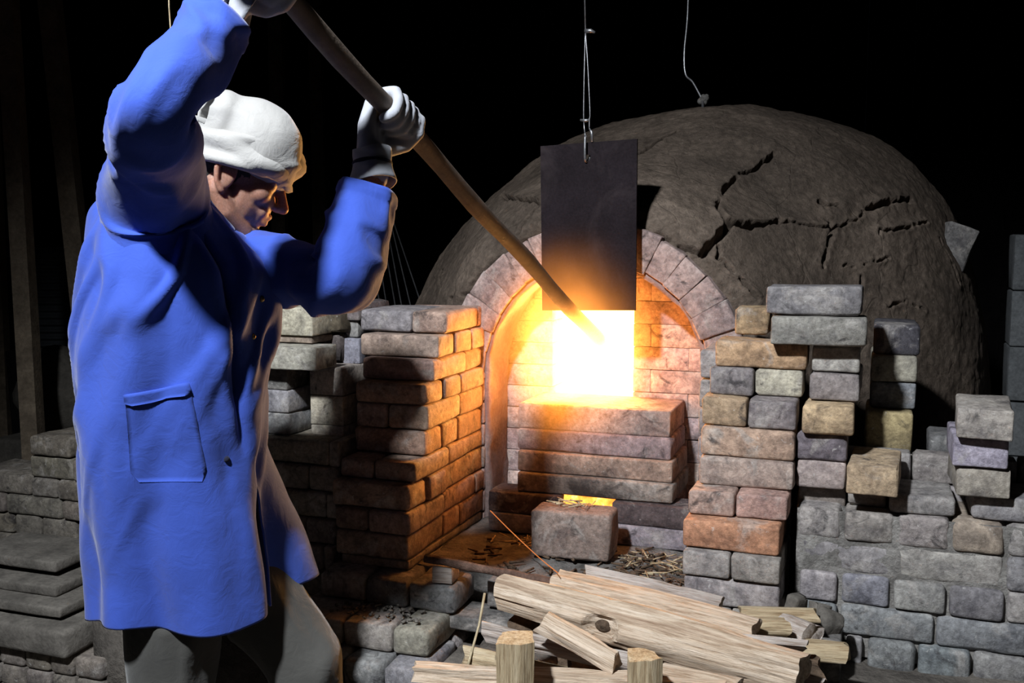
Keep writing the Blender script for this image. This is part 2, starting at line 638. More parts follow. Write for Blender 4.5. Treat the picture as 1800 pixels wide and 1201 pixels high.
tag(obj('floor', uneven_slab(-7, 5, -2.5, 8, -0.1, 0.0, 0.12, 0.012, 3), M['earth']), kind='structure')
tag(obj('ceiling', mesh_from(*box_np(-7, 5, -2.5, 8, 4.2, 4.3), smooth=False), M['darkwall']), kind='structure')


def board_wall(name, fixed, axis, a0, a1, z1, bw=0.24, seed=1):
    root = empty(name, (0, 0, 0), kind='structure')
    r = random.Random(seed)
    a, k = a0, 0
    while a < a1 - 0.02:
        b = min(a + bw, a1)
        d = r.uniform(0, 0.006)
        if axis == 'x':
            p = box_np(a + 0.0005, b - 0.0005, fixed + d, fixed + d + 0.03, 0, z1)
        else:
            p = box_np(fixed - d, fixed - d + 0.03, a + 0.004, b - 0.004, 0, z1)
        obj('board', mesh_from(*p, smooth=False), M['darkwall'], root)
        a = b
    return root


board_wall('wall_back', 7.4, 'x', -7, 5, 4.2, 0.3, 1)
board_wall('wall_left', -6.2, 'y', -2.4, 7.4, 4.2, 0.35, 2)
board_wall('wall_right', 4.3, 'y', -2.4, 7.4, 4.2, 0.35, 3)

# raised earth bank that carries hearth, brick walls and wood pile
bank = uneven_slab(-0.86, 2.6, 1.25, 5.2, 0, 0.37, 0.05, 0.014, 8, 5)
tag(obj('platform', bank, M['earth']), kind='structure')
tag(obj('platform_rear', uneven_slab(-2.0, -0.865, 2.10, 5.2, 0, 0.33, 0.06, 0.01, 9, 5), M['earth']), kind='structure')

# ------------------------------------------------------------------ kiln
KX, KY, KR, KH, KN = -0.77, 3.98, 1.19, 1.82, 2.7
AX, AZ, AY = -0.76, 0.945, 2.76        # arch centre, spring line, front plane
RI, RO = 0.335, 0.445


def kiln_point(az, s):
    """az 0 = towards the camera (-Y), s 0 bottom .. 1 apex"""
    th = s * math.pi / 2
    r = KR * np.power(np.maximum(np.cos(th), 0), 2 / KN)
    z = KH * np.power(np.sin(th), 2 / KN)
    cx = KX + 0.18 * np.clip(z / KH, 0, 1) ** 2
    x = cx + r * np.sin(az) * 1.0
    y = KY - r * np.cos(az)
    return x, y, z


def portal_push(x, y, z):
    """swell the clay forward around the arch"""
    d = np.sqrt((x - AX) ** 2 + np.maximum(z - AZ, 0) ** 2)
    w = np.clip(1 - (d - RO) / 0.30, 0, 1)
    w = w * w * (3 - 2 * w)
    front = y < KY - 0.3
    target = AY + 0.035
    return np.where(front & (y > target), y + (target - y) * w, y)


def ray_kiln(u, v):
    d = ray(u, v)
    lo = None
    for k in range(260):
        t = 2.3 + k * 0.008
        p = CAM + d * t
        z = max(p.z, 0.0)
        if z < KH:
            r = KR * max(1 - (z / KH) ** KN, 0) ** (1 / KN)
            cx = KX + 0.18 * min(z / KH, 1) ** 2
            rr = math.hypot(p.x - cx, p.y - KY)
            if rr <= r:
                return p
            if rr - r < 0.30 and p.y < KY - 0.3:
                a = math.atan2(p.x - cx, KY - p.y)
                xs, ys = cx + r * math.sin(a), KY - r * math.cos(a)
                yp = float(portal_push(np.array([p.x]), np.array([KY - math.sqrt(max(r * r - (p.x - cx) ** 2, 0))]), np.array([z]))[0])
                if p.y >= yp:
                    return p
    return CAM + d * 3.3


CRACKS = [  # pixel polylines, width (m), depth (m)
    ([(1361, 272), (1352, 280), (1333, 292), (1302, 308), (1288, 320), (1275, 331), (1266, 350), (1261, 364)], 0.0062, 0.06),
    ([(1261, 364), (1266, 374), (1271, 382), (1281, 395)], 0.006, 0.05),
    ([(1281, 395), (1262, 415), (1236, 446), (1220, 441), (1197, 434), (1156, 419)], 0.010, 0.06),
    ([(1281, 395), (1300, 394), (1320, 394), (1345, 391), (1368, 390)], 0.012, 0.07),
    ([(1368, 390), (1390, 393), (1419, 399), (1440, 404), (1458, 405)], 0.005, 0.05),
    ([(1458, 400), (1459, 410)], 0.012, 0.06),
    ([(1458, 405), (1454, 425), (1450, 440), (1446, 471)], 0.006, 0.05),
    ([(1458, 405), (1475, 399), (1489, 395), (1504, 388), (1516, 378)], 0.004, 0.04),
    ([(1516, 372), (1535, 363), (1559, 355), (1580, 353), (1602, 351)], 0.009, 0.05),
    ([(1444, 358), (1455, 363), (1473, 364)], 0.010, 0.05),
    ([(1447, 364), (1453, 380)], 0.004, 0.03),
    ([(1541, 413), (1543, 407), (1560, 406), (1582, 403), (1610, 398), (1629, 391)], 0.0042, 0.04),
    ([(1260, 428), (1263, 456), (1278, 470), (1294, 483), (1306, 494), (1318, 506), (1333, 526)], 0.0045, 0.04),
    ([(1516, 486), (1512, 502)], 0.005, 0.05),
    ([(878, 338), (889, 348), (905, 354), (928, 356), (948, 356)], 0.010, 0.06),
    ([(948, 356), (952, 367), (941, 378), (930, 390), (920, 404), (915, 417)], 0.0042, 0.04),
    ([(772, 443), (773, 477), (776, 497), (780, 510), (797, 528), (833, 520)], 0.005, 0.04),
    ([(833, 520), (845, 500), (865, 478), (890, 458), (915, 443), (955, 422)], 0.012, 0.03),
    ([(1123, 273), (1147, 257), (1168, 246), (1190, 237)], 0.005, 0.03),
    ([(1480, 467), (1500, 470), (1530, 462), (1560, 455)], 0.003, 0.02),
    ([(1560, 540), (1590, 530), (1620, 548)], 0.004, 0.03),
    ([(1650, 420), (1668, 460), (1680, 500)], 0.005, 0.04),
]
rng = np.random.default_rng(5)


def dense(pl, wig):
    pts = [Vector(p) for p in pl]
    out = []
    for a, b in zip(pts[:-1], pts[1:]):
        n = max(1, int((b - a).length / 0.012))
        for k in range(n):
            p = a.lerp(b, k / n)
            out.append(np.array(p) + rng.normal(0, wig, 3))
    out.append(np.array(pts[-1]))
    return np.array(out)


kiln = empty('wood_fired_kiln', (KX, KY, 0.33), 'big domed clay kiln with cracked crust and glowing stoke hole under a brick arch', 'kiln')

az_f = np.linspace(-1.75, 1.85, 1000)
az_b = np.linspace(1.85, 2 * math.pi - 1.75, 60)[1:-1]
az = np.concatenate([az_f, az_b])
ss = np.concatenate([np.linspace(0.02, 0.18, 30)[:-1], np.linspace(0.18, 0.90, 460), np.linspace(0.90, 1.0, 30)[1:]])
AZm, Sm = np.meshgrid(az, ss, indexing='ij')
x, y, z = kiln_point(AZm.ravel(), Sm.ravel())
ok_arch = (np.hypot(x - AX, np.maximum(z - AZ, 0)) < RO - 0.05) & (y < KY - 0.4)
y2 = portal_push(x, y, z)
pts = np.stack([x, y2, z], 1)
nrm = np.stack([(x - KX) / KR ** 2, (y - KY) / KR ** 2, z / KH ** 2], 1)
nrm /= np.linalg.norm(nrm, axis=1)[:, None]
lump = fbm(pts, 2.2, 11, 3) * 0.016 + fbm(pts, 9, 15, 3) * 0.006 + fbm(pts, 40, 19, 2) * 0.0022
push = lump.copy()
for pl, w, dep in CRACKS:
    p3 = dense([ray_kiln(u, v) for u, v in pl], 0.0028)
    lo, hi = p3.min(0) - 0.06, p3.max(0) + 0.06
    sel = np.where(((pts > lo) & (pts < hi)).all(1))[0]
    if len(sel) == 0:
        continue
    q = pts[sel]
    best = np.full(len(sel), 9.0)
    for a, b in zip(p3[:-1], p3[1:]):
        ab = b - a
        tt = np.clip(((q - a) @ ab) / max(ab @ ab, 1e-9), 0, 1)
        best = np.minimum(best, np.linalg.norm(q - (a + tt[:, None] * ab), axis=1))
    ww = w * (1 + 0.5 * vnoise(q, 30, 3))
    push[sel] -= dep * np.clip(1.25 - best / ww, 0, 1) ** 0.7
    push[sel] += 0.004 * np.exp(-((best - 2.5 * w) / (2 * w)) ** 2)
pts = pts + nrm * push[:, None]
na, ns = AZm.shape
idx = np.arange(na * ns).reshape(na, ns)
idn = np.vstack([idx, idx[:1]])
q = np.stack([idn[:-1, :-1], idn[1:, :-1], idn[1:, 1:], idn[:-1, 1:]], -1).reshape(-1, 4)
keep = ~ok_arch[q].all(1)
obj('clay_dome', mesh_np(pts, q[keep]), M['clay'], kiln)

# arch ring
nv = 17
for k in range(nv):
    a0 = math.pi * k / nv
    a1 = math.pi * (k + 1) / nv
    am = (a0 + a1) / 2
    wdt = 0.39 * (a1 - a0)
    s = nseed()
    p, f = rounded_box(RO - RI + rnd.uniform(-0.01, 0.02), 0.16, wdt + 0.001, 0.004, (3, 2, 2), 0.0022, s, 0.010)
    p[:, 2] *= 1 + p[:, 0] * 2.4
    c = Vector((AX + math.cos(am) * (RI + RO) / 2, AY + 0.075 + rnd.uniform(-0.006, 0.006), AZ + math.sin(am) * (RI + RO) / 2))
    o = obj('brick', mesh_from(p, f), M['brick'], kiln, loc=c)
    o.rotation_euler = (0, -am, 0)
    col = rnd.choice([(0.35, 0.27, 0.255), (0.38, 0.295, 0.28), (0.31, 0.25, 0.245)])
    o.color = (*col, 1)
for side in (-1, 1):   # jamb bricks below the spring
    zz = 0.38
    while zz < AZ - 0.02:
        h = 0.068
        xx = (AX - RO, AX - RI) if side < 0 else (AX + RI, AX + RO)
        brick(kiln, xx[0], xx[1], AY, AY + 0.16, zz, min(zz + h - 0.004, AZ - 0.002), (0.36, 0.28, 0.265), 0.006, amp=0.002)
        zz += h

# lining band of the recess
vs, fs = [], []
prof = [(AX - RI, 0.40)] + [(AX + math.cos(a) * RI, AZ + math.sin(a) * RI) for a in np.linspace(math.pi, 0, 41)] + [(AX + RI, 0.40)]
prof2 = []
for i, (a, b) in enumerate(prof):
    if i in (0, len(prof) - 1):
        n = 14
    prof2.append((a, b))
full = []
for i in range(14):
    full.append((AX - RI, 0.40 + (AZ - 0.40) * i / 14))
full += prof[1:-1]
for i in range(1, 15):
    full.append((AX + RI, AZ - (AZ - 0.40) * i / 14))
ny = 9
L = []
for (a, b) in full:
    cx, cz = a - AX, max(b - AZ, 0)
    ln = math.hypot(cx, cz)
    for j in range(ny):
        yy = AY + 0.01 + (0.235) * j / (ny - 1)
        L.append((a, yy, b, -cx / ln, -cz / ln))
L = np.array(L)
p = L[:, :3].copy()
am = fbm(p, 16, 31, 3) * 0.007 + 0.012
p[:, 0] += L[:, 3] * am
p[:, 2] += L[:, 4] * am
back = L[:, :3].copy()
back[:, 0] -= L[:, 3] * 0.004
back[:, 2] -= L[:, 4] * 0.004
nf = len(full)
idx = np.arange(nf * ny).reshape(nf, ny)
q = np.stack([idx[:-1, :-1], idx[:-1, 1:], idx[1:, 1:], idx[1:, :-1]], -1).reshape(-1, 4)
n0 = nf * ny
rim = np.stack([idx[:-1, 0], idx[1:, 0], idx[1:, 0] + n0, idx[:-1, 0] + n0], 1)
obj('arch_lining', mesh_np(np.vstack([p, back]), np.vstack([q, q[:, ::-1] + n0, rim])), M['lining'], kiln)

# infill wall with the stoke hole
IY = 2.935
OX0, OX1 = onY(971, 630, IY).x, onY(1113, 630, IY).x
OZ0, OZ1 = onY(1040, 716, IY).z, onY(1040, 541, IY).z
zz, k = 0.40, 0
while zz < AZ + RI - 0.03:
    z1 = zz + 0.069
    half = RI if zz < AZ else math.sqrt(max(RI ** 2 - (zz + 0.02 - AZ) ** 2, 0.003))
    xl, xr = AX - half + 0.004, AX + half - 0.004
    segs = []
    if z1 > OZ0 + 0.01 and zz < OZ1 - 0.01:
        segs = [(xl, OX0), (OX1, xr)]
    else:
        segs = [(xl, xr)]
    for (a, b) in segs:
        joints = []
        j = AX - 0.9 + (0.115 if k % 2 else 0.0)
        while j < b:
            if a + 0.04 < j < b - 0.04:
                joints.append(j)
            j += 0.23
        e = [a] + joints + [b]
        for c, d in zip(e[:-1], e[1:]):
            if d - c > 0.01:
                brick(kiln, c + 0.0004, d - 0.0004, IY + rnd.uniform(-0.002, 0.003), IY + 0.13, zz + 0.0006, z1 - 0.0006,
                      rnd.choice([(0.44, 0.35, 0.34), (0.40, 0.33, 0.33), (0.46, 0.37, 0.34)]), 0.0025, amp=0.0008, chip=0.004)
    zz += 0.069
    k += 1

# firebox: the incandescent chamber behind the hole
fx0, fx1, fz0, fz1, fy0, fy1 = OX0 - 0.01, OX1 + 0.01, OZ0 - 0.03, OZ1 + 0.02, IY + 0.135, IY + 0.75
v8 = [(fx0, fy0, fz0), (fx1, fy0, fz0), (fx1, fy0, fz1), (fx0, fy0, fz1),
      (fx0, fy1, fz0), (fx1, fy1, fz0), (fx1, fy1, fz1), (fx0, fy1, fz1)]
fb = [(4, 5, 6, 7), (0, 4, 7, 3), (1, 2, 6, 5), (3, 7, 6, 2), (0, 1, 5, 4)]
obj('firebox', mesh_from(v8, fb, smooth=False), M['fire'], kiln, label='white-hot fire chamber behind the stoke hole')

# added glow volume imitating lens bloom over the stoke hole and plate
def bloom_mat():
    m = bpy.data.materials.new('bloom_volume')
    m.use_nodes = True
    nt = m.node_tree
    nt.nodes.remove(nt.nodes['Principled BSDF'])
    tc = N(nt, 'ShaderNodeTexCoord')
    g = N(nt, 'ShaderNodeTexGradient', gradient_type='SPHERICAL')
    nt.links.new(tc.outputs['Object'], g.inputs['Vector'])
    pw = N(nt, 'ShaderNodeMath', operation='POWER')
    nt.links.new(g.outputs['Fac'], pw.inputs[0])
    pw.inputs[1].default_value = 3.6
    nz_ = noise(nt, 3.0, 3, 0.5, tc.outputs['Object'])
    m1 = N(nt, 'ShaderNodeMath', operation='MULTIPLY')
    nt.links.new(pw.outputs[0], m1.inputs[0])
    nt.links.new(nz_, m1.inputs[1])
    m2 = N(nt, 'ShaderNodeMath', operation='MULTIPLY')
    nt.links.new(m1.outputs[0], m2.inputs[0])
    m2.inputs[1].default_value = BLOOM
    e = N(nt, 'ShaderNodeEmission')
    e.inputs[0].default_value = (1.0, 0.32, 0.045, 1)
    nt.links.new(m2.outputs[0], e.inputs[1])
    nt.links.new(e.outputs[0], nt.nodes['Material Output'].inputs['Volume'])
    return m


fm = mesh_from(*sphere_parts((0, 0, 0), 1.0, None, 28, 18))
fo = bpy.data.objects.new('bloom_glow', fm)
fm.materials.append(bloom_mat())
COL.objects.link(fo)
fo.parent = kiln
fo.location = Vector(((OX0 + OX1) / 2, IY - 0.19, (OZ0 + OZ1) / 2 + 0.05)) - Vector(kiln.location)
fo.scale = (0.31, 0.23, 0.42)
fo['label'] = 'thin orange glow added before the stoke hole to imitate lens bloom'

# glowing seam where the clay has lifted off the arch
em = [ray_kiln(u, v) + Vector((0, 0.028, -0.002)) for u, v in ((1154, 420), (1166, 423), (1180, 428), (1196, 434))]
vs, fs = tube(em, [0.003, 0.005, 0.005, 0.003], 6)
obj('ember_seam', mesh_from(vs, fs), M['ember'], kiln, label='thin red-hot seam showing under the clay crust')

# ------------------------------------------------------------------ brick courses
def zof(u, v, Y):
    return onY(u, v, Y).z


def course(parent, Y, uref, vtop, vbot, spans, depth=0.114, cols=None, gap=0.002, r=0.008, ztop=None, zbot=None, jit=0.012):
    z1 = zof(uref, vtop, Y) if ztop is None else ztop
    z0 = zof(uref, vbot, Y) if zbot is None else zbot
    vm = (vtop + vbot) / 2
    for i, (u0, u1) in enumerate(spans):
        x0, x1 = onY(u0, vm, Y).x + gap / 2, onY(u1, vm, Y).x - gap / 2
        c = cols[i % len(cols)] if cols else GREY
        yj = rnd.uniform(-0.006, 0.006)
        brick(parent, x0, x1, Y + yj, Y + yj + depth, z0 + 0.001, z1 - 0.001, c, r, rnd.uniform(-jit, jit))
    return z0, z1


# right pier -------------------------------------------------------------
rp = empty('brick_pier', (-0.25, 2.3, 0.37), 'stepped brick pier right of the stoke hole, orange brick near its base', 'brick pier')
course(rp, 2.56, 1320, 540, 590, [(1290, 1352)], cols=[(0.33, 0.245, 0.15)])
R = [  # Y, uref, vtop, vbot, spans, colours
    (2.46, 1337, 601, 649, [(1256, 1418)], [YEL]),
    (2.46, 1330, 649, 697, [(1248, 1324), (1327, 1412)], [PURP, (0.46, 0.43, 0.37)]),
    (2.40, 1310, 700, 753, [(1231, 1312), (1314, 1400)], [TAN, PURP]),
    (2.39, 1310, 753, 806, [(1231, 1398)], [(0.44, 0.32, 0.24)]),
    (2.38, 1310, 806, 857, [(1229, 1396)], [(0.38, 0.31, 0.27)]),
    (2.31, 1295, 857, 912, [(1209, 1291), (1293, 1386)], [PINK, (0.44, 0.30, 0.25)]),
    (2.27, 1290, 915, 971, [(1199, 1372)], [ORG]),
    (2.25, 1290, 966, 1021, [(1199, 1284), (1285, 1373)], [GREY, (0.27, 0.255, 0.25)]),
    (2.245, 1290, 1018, 1072, [(1199, 1371)], [GREY]),
    (2.245, 1290, 1072, 1126, [(1201, 1284), (1285, 1372)], [GREY]),
]
zprev = None
for (Y, ur, vt, vb, sp, cl) in R:
    z1 = zof(ur, vt, Y) if zprev is None else zprev
    z0 = zof(ur, vb, Y)
    course(rp, Y, ur, vt, vb, sp, 0.114 if Y > 2.3 else 0.20, cl, ztop=z1, zbot=z0)
    zprev = z0
brick(rp, -0.40, -0.12, 2.27, 2.45, 0.372, zprev - 0.001, GREY)
# fill behind
for k in range(11):
    zz = 0.40 + k * 0.074
    if zz < 1.02:
        brick(rp, -0.41, -0.19, 2.52, 2.74, zz, zz + 0.071, GREY)

# second column, headers
rc = empty('brick_pier', (-0.1, 2.45, 0.37), 'narrow column of brick ends between the pier and the low wall', 'brick pier')
C2 = [
    (2.47, 1470, 608, 656, [(1426, 1512)], [(0.44, 0.43, 0.42)]),
    (2.47, 1470, 656, 706, [(1423, 1513)], [PURP]),
    (2.40, 1455, 712, 765, [(1409, 1501)], [(0.46, 0.345, 0.23)]),
    (2.42, 1445, 765, 810, [(1400, 1490)], [(0.16, 0.145, 0.165)]),
    (2.42, 1443, 810, 860, [(1398, 1487)], [(0.33, 0.28, 0.28)]),
    (2.45, 1443, 858, 903, [(1401, 1486)], [(0.22, 0.2, 0.18)]),
]
zprev = None
for (Y, ur, vt, vb, sp, cl) in C2:
    z1 = zof(ur, vt, Y) if zprev is None else zprev
    z0 = zof(ur, vb, Y)
    course(rc, Y, ur, vt, vb, sp, 0.23, cl, ztop=z1, zbot=z0)
    zprev = z0
C2Z = zprev

# two long grey bricks lying across the pier top
zt = zof(1440, 608, 2.45)
x0, x1 = onY(1353, 580, 2.42).x, onY(1524, 580, 2.42).x
b = brick(None, x0, x1, 2.42, 2.54, zt + 0.002, zt + 0.070, (0.26, 0.255, 0.245), 0.007, 0.02)
tag(b, 'long grey brick bridging the pier top, directly under the topmost grey brick', 'brick')
x0, x1 = onY(1346, 530, 2.44).x, onY(1515, 530, 2.44).x
b = brick(None, x0, x1, 2.445, 2.56, zt + 0.073, zt + 0.140, (0.22, 0.22, 0.23), 0.007, -0.015)
tag(b, 'topmost long grey brick lying on the right pier, black mottled', 'brick')

# third column, further back
r3 = empty('brick_pier', (0.05, 2.75, 0.37), 'slim column of single bricks standing back against the right of the dome', 'brick pier')
C3 = [
    (2.72, 1580, 571, 624, [(1535, 1618)], [(0.09, 0.09, 0.105)]),
    (2.70, 1575, 624, 672, [(1530, 1613)], [(0.34, 0.32, 0.27)]),
    (2.70, 1575, 672, 720, [(1528, 1610)], [(0.24, 0.26, 0.27)]),
    (2.66, 1563, 726, 796, [(1520, 1604)], [(0.33, 0.28, 0.15)]),
]
zprev = None
for (Y, ur, vt, vb, sp, cl) in C3:
    z1 = zof(ur, vt, Y) if zprev is None else zprev
    z0 = zof(ur, vb, Y)
    course(r3, Y, ur, vt, vb, sp, 0.22, cl, ztop=z1, zbot=z0)
    zprev = z0
zz = zprev
while zz > 0.45:
    course(r3, 2.66, 1563, 800, 850, [(1520, 1604)], 0.2, [GREY], ztop=zz, zbot=zz - 0.07)
    zz -= 0.07

# low wall on the right -------------------------------------------------
rw = empty('brick_wall', (0.3, 2.45, 0.37), 'low grey dusty brick wall running off to the right', 'brick wall')
WY = 2.38
W = [
    (1520, 866, 911, [(1489, 1558)], [GREY], 2.43),
    (1620, 872, 924, [(1562, 1681)], [GREY], 2.40),
    (1760, 874, 931, [(1706, 1830), (1832, 1920)], [(0.27, 0.26, 0.27)], 2.40),
    (1570, 906, 960, [(1401, 1480), (1482, 1574), (1576, 1671), (1673, 1768), (1770, 1868), (1870, 1960)], [WALLC, (0.26, 0.24, 0.235), (0.3, 0.28, 0.26), (0.30, 0.26, 0.21), WALLC], WY),
    (1570, 960, 1017, [(1403, 1572), (1574, 1767), (1769, 1960)], [(0.25, 0.24, 0.24), WALLC, (0.22, 0.22, 0.24)], WY),
    (1570, 1017, 1071, [(1403, 1474), (1477, 1566), (1568, 1666), (1668, 1769), (1771, 1870)], [WALLC, (0.22, 0.22, 0.25), WALLC, (0.22, 0.22, 0.24)], WY - 0.01),
    (1560, 1071, 1124, [(1400, 1473), (1475, 1644), (1646, 1820), (1822, 1990)], [(0.2, 0.21, 0.22), (0.23, 0.235, 0.25)], WY - 0.015),
    (1560, 1124, 1180, [(1485, 1518), (1523, 1610), (1612, 1709), (1711, 1810), (1812, 1910)], [WALLC, (0.22, 0.23, 0.24), (0.22, 0.24, 0.26), (0.23, 0.23, 0.24)], WY - 0.02),
]
zline = [zof(1570, vv, WY) for vv in (906, 960, 1017, 1071, 1124, 1182)]
for i, (ur, vt, vb, sp, cl, Y) in enumerate(W):
    if i < 3:
        course(rw, Y, ur, vt, vb, sp, 0.17, cl, zbot=zline[0], r=0.010)
    else:
        course(rw, Y, ur, vt, vb, sp, 0.20, cl, ztop=zline[i - 3], zbot=zline[i - 2], r=0.011, gap=0.006)
course(rw, WY - 0.03, 1560, 1180, 1230, [(1480, 1575), (1577, 1670), (1672, 1770), (1772, 1870)], 0.2, [GREY], ztop=zline[-1], zbot=0.372, r=0.012)
mx0, mx1 = onY(1398, 1000, WY).x, 0.92
gx, gz = np.meshgrid(np.linspace(mx0, mx1, 150), np.linspace(0.372, zline[0] - 0.004, 90), indexing='ij')
mp = np.stack([gx.ravel(), np.full(gx.size, WY + 0.006), gz.ravel()], 1)
mp[:, 1] += fbm(mp, 14, 51, 4) * 0.006
gi = np.arange(gx.size).reshape(gx.shape)
mq = np.stack([gi[:-1, :-1], gi[1:, :-1], gi[1:, 1:], gi[:-1, 1:]], -1).reshape(-1, 4)
mb = mp.copy()
mb[:, 1] += 0.05
obj('mortar', mesh_np(np.vstack([mp, mb]), np.vstack([mq, mq[:, ::-1] + len(mp)])), M['dust'], rw)
# rear filling of the wall so nothing shows through
for k in range(6):
    for j in range(4):
        brick(rw, -0.13 + j * 0.235, 0.10 + j * 0.235, 2.585, 2.650, 0.375 + k * 0.075, 0.447 + k * 0.075, GREY)
WTOP = zline[0]

# loose bricks sitting on the wall
zt0 = zof(1540, 911, 2.43) + (zof(1520, 866, 2.43) - zof(1520, 911, 2.43))
x0, x1 = onY(1491, 850, 2.33).x, onY(1584, 850, 2.33).x
zb = zof(1540, 874, 2.33)
zb = max(zb, zof(1520, 866, 2.43) + 0.002)
b = brick(None, x0, x1, 2.335, 2.55, zb, zof(1540, 822, 2.33), (0.48, 0.36, 0.26), 0.006, -0.05, chip=0.009)
tag(b, 'loose brick jutting out from the wall top with a white and orange end', 'brick')

zw = zof(1760, 874, 2.40)
x0, x1 = onY(1679, 850, 2.37).x, onY(1776, 850, 2.37).x
b = brick(None, x0, x1, 2.37, 2.58, zw + 0.002, zw + 0.068, (0.31, 0.29, 0.26), 0.005, 0.02)
tag(b, 'grey loose brick at the bottom of the three piled on the right wall', 'brick', 'three loose bricks on the right wall')
x0, x1 = onY(1675, 800, 2.36).x, onY(1773, 800, 2.36).x
b = brick(None, x0, x1, 2.36, 2.57, zw + 0.071, zw + 0.135, (0.36, 0.34, 0.40), 0.005, 0.0, amp=0.0008)
tag(b, 'smooth lilac loose brick in the middle of the three piled on the right wall', 'brick', 'three loose bricks on the right wall')
x0, x1 = onY(1687, 750, 2.33).x, onY(1788, 750, 2.33).x
b = brick(None, x0, x1, 2.33, 2.55, zw + 0.138, zw + 0.205, (0.36, 0.34, 0.32), 0.005, -0.06)
tag(b, 'greyish loose brick with an orange lower edge on top of the three at right', 'brick', 'three loose bricks on the right wall')
# two bricks in the gap behind
for i, (va, vb_) in enumerate(((768, 800), (802, 838))):
    x0, x1 = onY(1630, 800, 2.7).x, onY(1690, 800, 2.7).x
    b = brick(rw, x0, x1, 2.66, 2.80, 0.80 - i * 0.07 - 0.005, 0.862 - i * 0.07 - 0.005, (0.15, 0.15, 0.15))
zz = 0.725
while zz > 0.45:
    brick(rw, x0, x1, 2.72, 2.84, zz - 0.07, zz - 0.001, GREY)
    zz -= 0.07

# left pier --------------------------------------------------------------
lp = empty('brick_pier', (-1.2, 2.4, 0.33), 'tall brick pier left of the stoke hole, its inner face glowing orange', 'brick pier')
PX = -1.098          # inner face
LP = [  # Y, vtop, vbot, spans, colours, depth of first, side pattern depths
    (2.50, 547, 586, [(632, 722), (723, None)], [(0.24, 0.235, 0.24), (0.38, 0.28, 0.24)], 0.23),
    (2.44, 588, 630, [(632, None)], [(0.37, 0.28, 0.25)], 0.114),
    (2.41, 630, 671, [(636, None)], [(0.36, 0.26, 0.23)], 0.23),
    (2.36, 672, 714, [(624, None)], [(0.36, 0.25, 0.20)], 0.114),
    (2.36, 715, 758, [(625, 680), (681, None)], [(0.32, 0.24, 0.2), (0.34, 0.25, 0.2)], 0.23),
    (2.355, 759, 804, [(622, None)], [(0.33, 0.22, 0.17)], 0.114),
    (2.28, 808, 852, [(597, 655), (656, None)], [(0.3, 0.22, 0.18)], 0.23),
    (2.25, 855, 904, [(583, None)], [(0.32, 0.23, 0.18)], 0.114),
    (2.24, 904, 947, [(588, 645), (646, None)], [(0.27, 0.2, 0.17)], 0.23),
    (2.24, 947, 992, [(590, None)], [(0.28, 0.22, 0.19)], 0.23),
]
zprev = None
for ri, (Y, vt, vb, sp, cl, d0) in enumerate(LP):
    z1 = zof(740, vt, Y) if zprev is None else zprev
    z0 = zof(740, vb, Y)
    zprev = z0
    vm = (vt + vb) / 2
    for i, (u0, u1) in enumerate(sp):
        xa = onY(u0, vm, Y).x + 0.001
        xb = PX + rnd.uniform(-0.005, 0.004) if u1 is None else onY(u1, vm, Y).x - 0.001
        brick(lp, xa, xb, Y, Y + d0 - 0.002, z0 + 0.001, z1 - 0.001, cl[i % len(cl)], 0.010, rnd.uniform(-0.01, 0.01))
    yy, kk = Y + d0, ri
    while yy < 2.76:
        d = 0.23 if kk % 2 == 0 else 0.114
        if yy + d > 2.70:
            d = max(2.775 - yy, 0.04)
        brick(lp, PX - 0.23, PX + rnd.uniform(-0.006, 0.006), yy + 0.001, yy + d - 0.001, z0 + 0.001, z1 - 0.001,
              rnd.choice([(0.36, 0.25, 0.2), (0.33, 0.23, 0.19), (0.30, 0.21, 0.18)]), 0.009, rnd.uniform(-0.008, 0.008))
        yy += d
        kk += 1
LPZ = zprev
brick(lp, PX - 0.20, PX - 0.004, 2.25, 2.75, LPZ - 0.024, LPZ - 0.001, (0.24, 0.22, 0.2), 0.004)
LPZ -= 0.025
# steps below the pier, stretching out towards the stoker
steps = [  # Y front, list of (u0,u1), v mid, colours, height
    (2.17, [(560, 640), (641, 714), (716, 799)], 1035, [GREY, (0.17, 0.17, 0.18), (0.18, 0.18, 0.195)], 0.069),
    (2.05, [(500, 600), (601, 687), (688, 752)], 1112, [GREY, GREY, (0.26, 0.245, 0.22)], 0.066),
    (1.985, [(510, 601), (602, 671), (672, 742)], 1165, [GREY, (0.2, 0.2, 0.21), (0.22, 0.22, 0.23)], 0.066),
    (1.95, [(500, 600), (602, 700), (702, 742)], 1210, [GREY, (0.2, 0.2, 0.21)], 0.066),
    (1.95, [(500, 640), (642, 742)], 1250, [GREY], 0.066),
]
zz = LPZ
for (Y, sp, vm, cl, h) in steps:
    for i, (u0, u1) in enumerate(sp):
        xa, xb = onY(u0, vm, Y).x + 0.001, onY(u1, vm, Y).x - 0.001
        brick(lp, xa, xb, Y, Y + 0.20, zz - h, zz - 0.001, cl[i % len(cl)], 0.012, rnd.uniform(-0.015, 0.015), chip=0.012)
        if i == len(sp) - 1:
            yy = Y + 0.202
            while yy < 2.45:
                brick(lp, xb - 0.22, xb, yy, yy + 0.17, zz - h, zz - 0.001, GREY, 0.012, rnd.uniform(-0.015, 0.015), chip=0.012)
                yy += 0.172
    zz -= h
brick(lp, -1.5, -0.95, 1.97, 2.4, 0.012, zz - 0.001, GREY, 0.02)
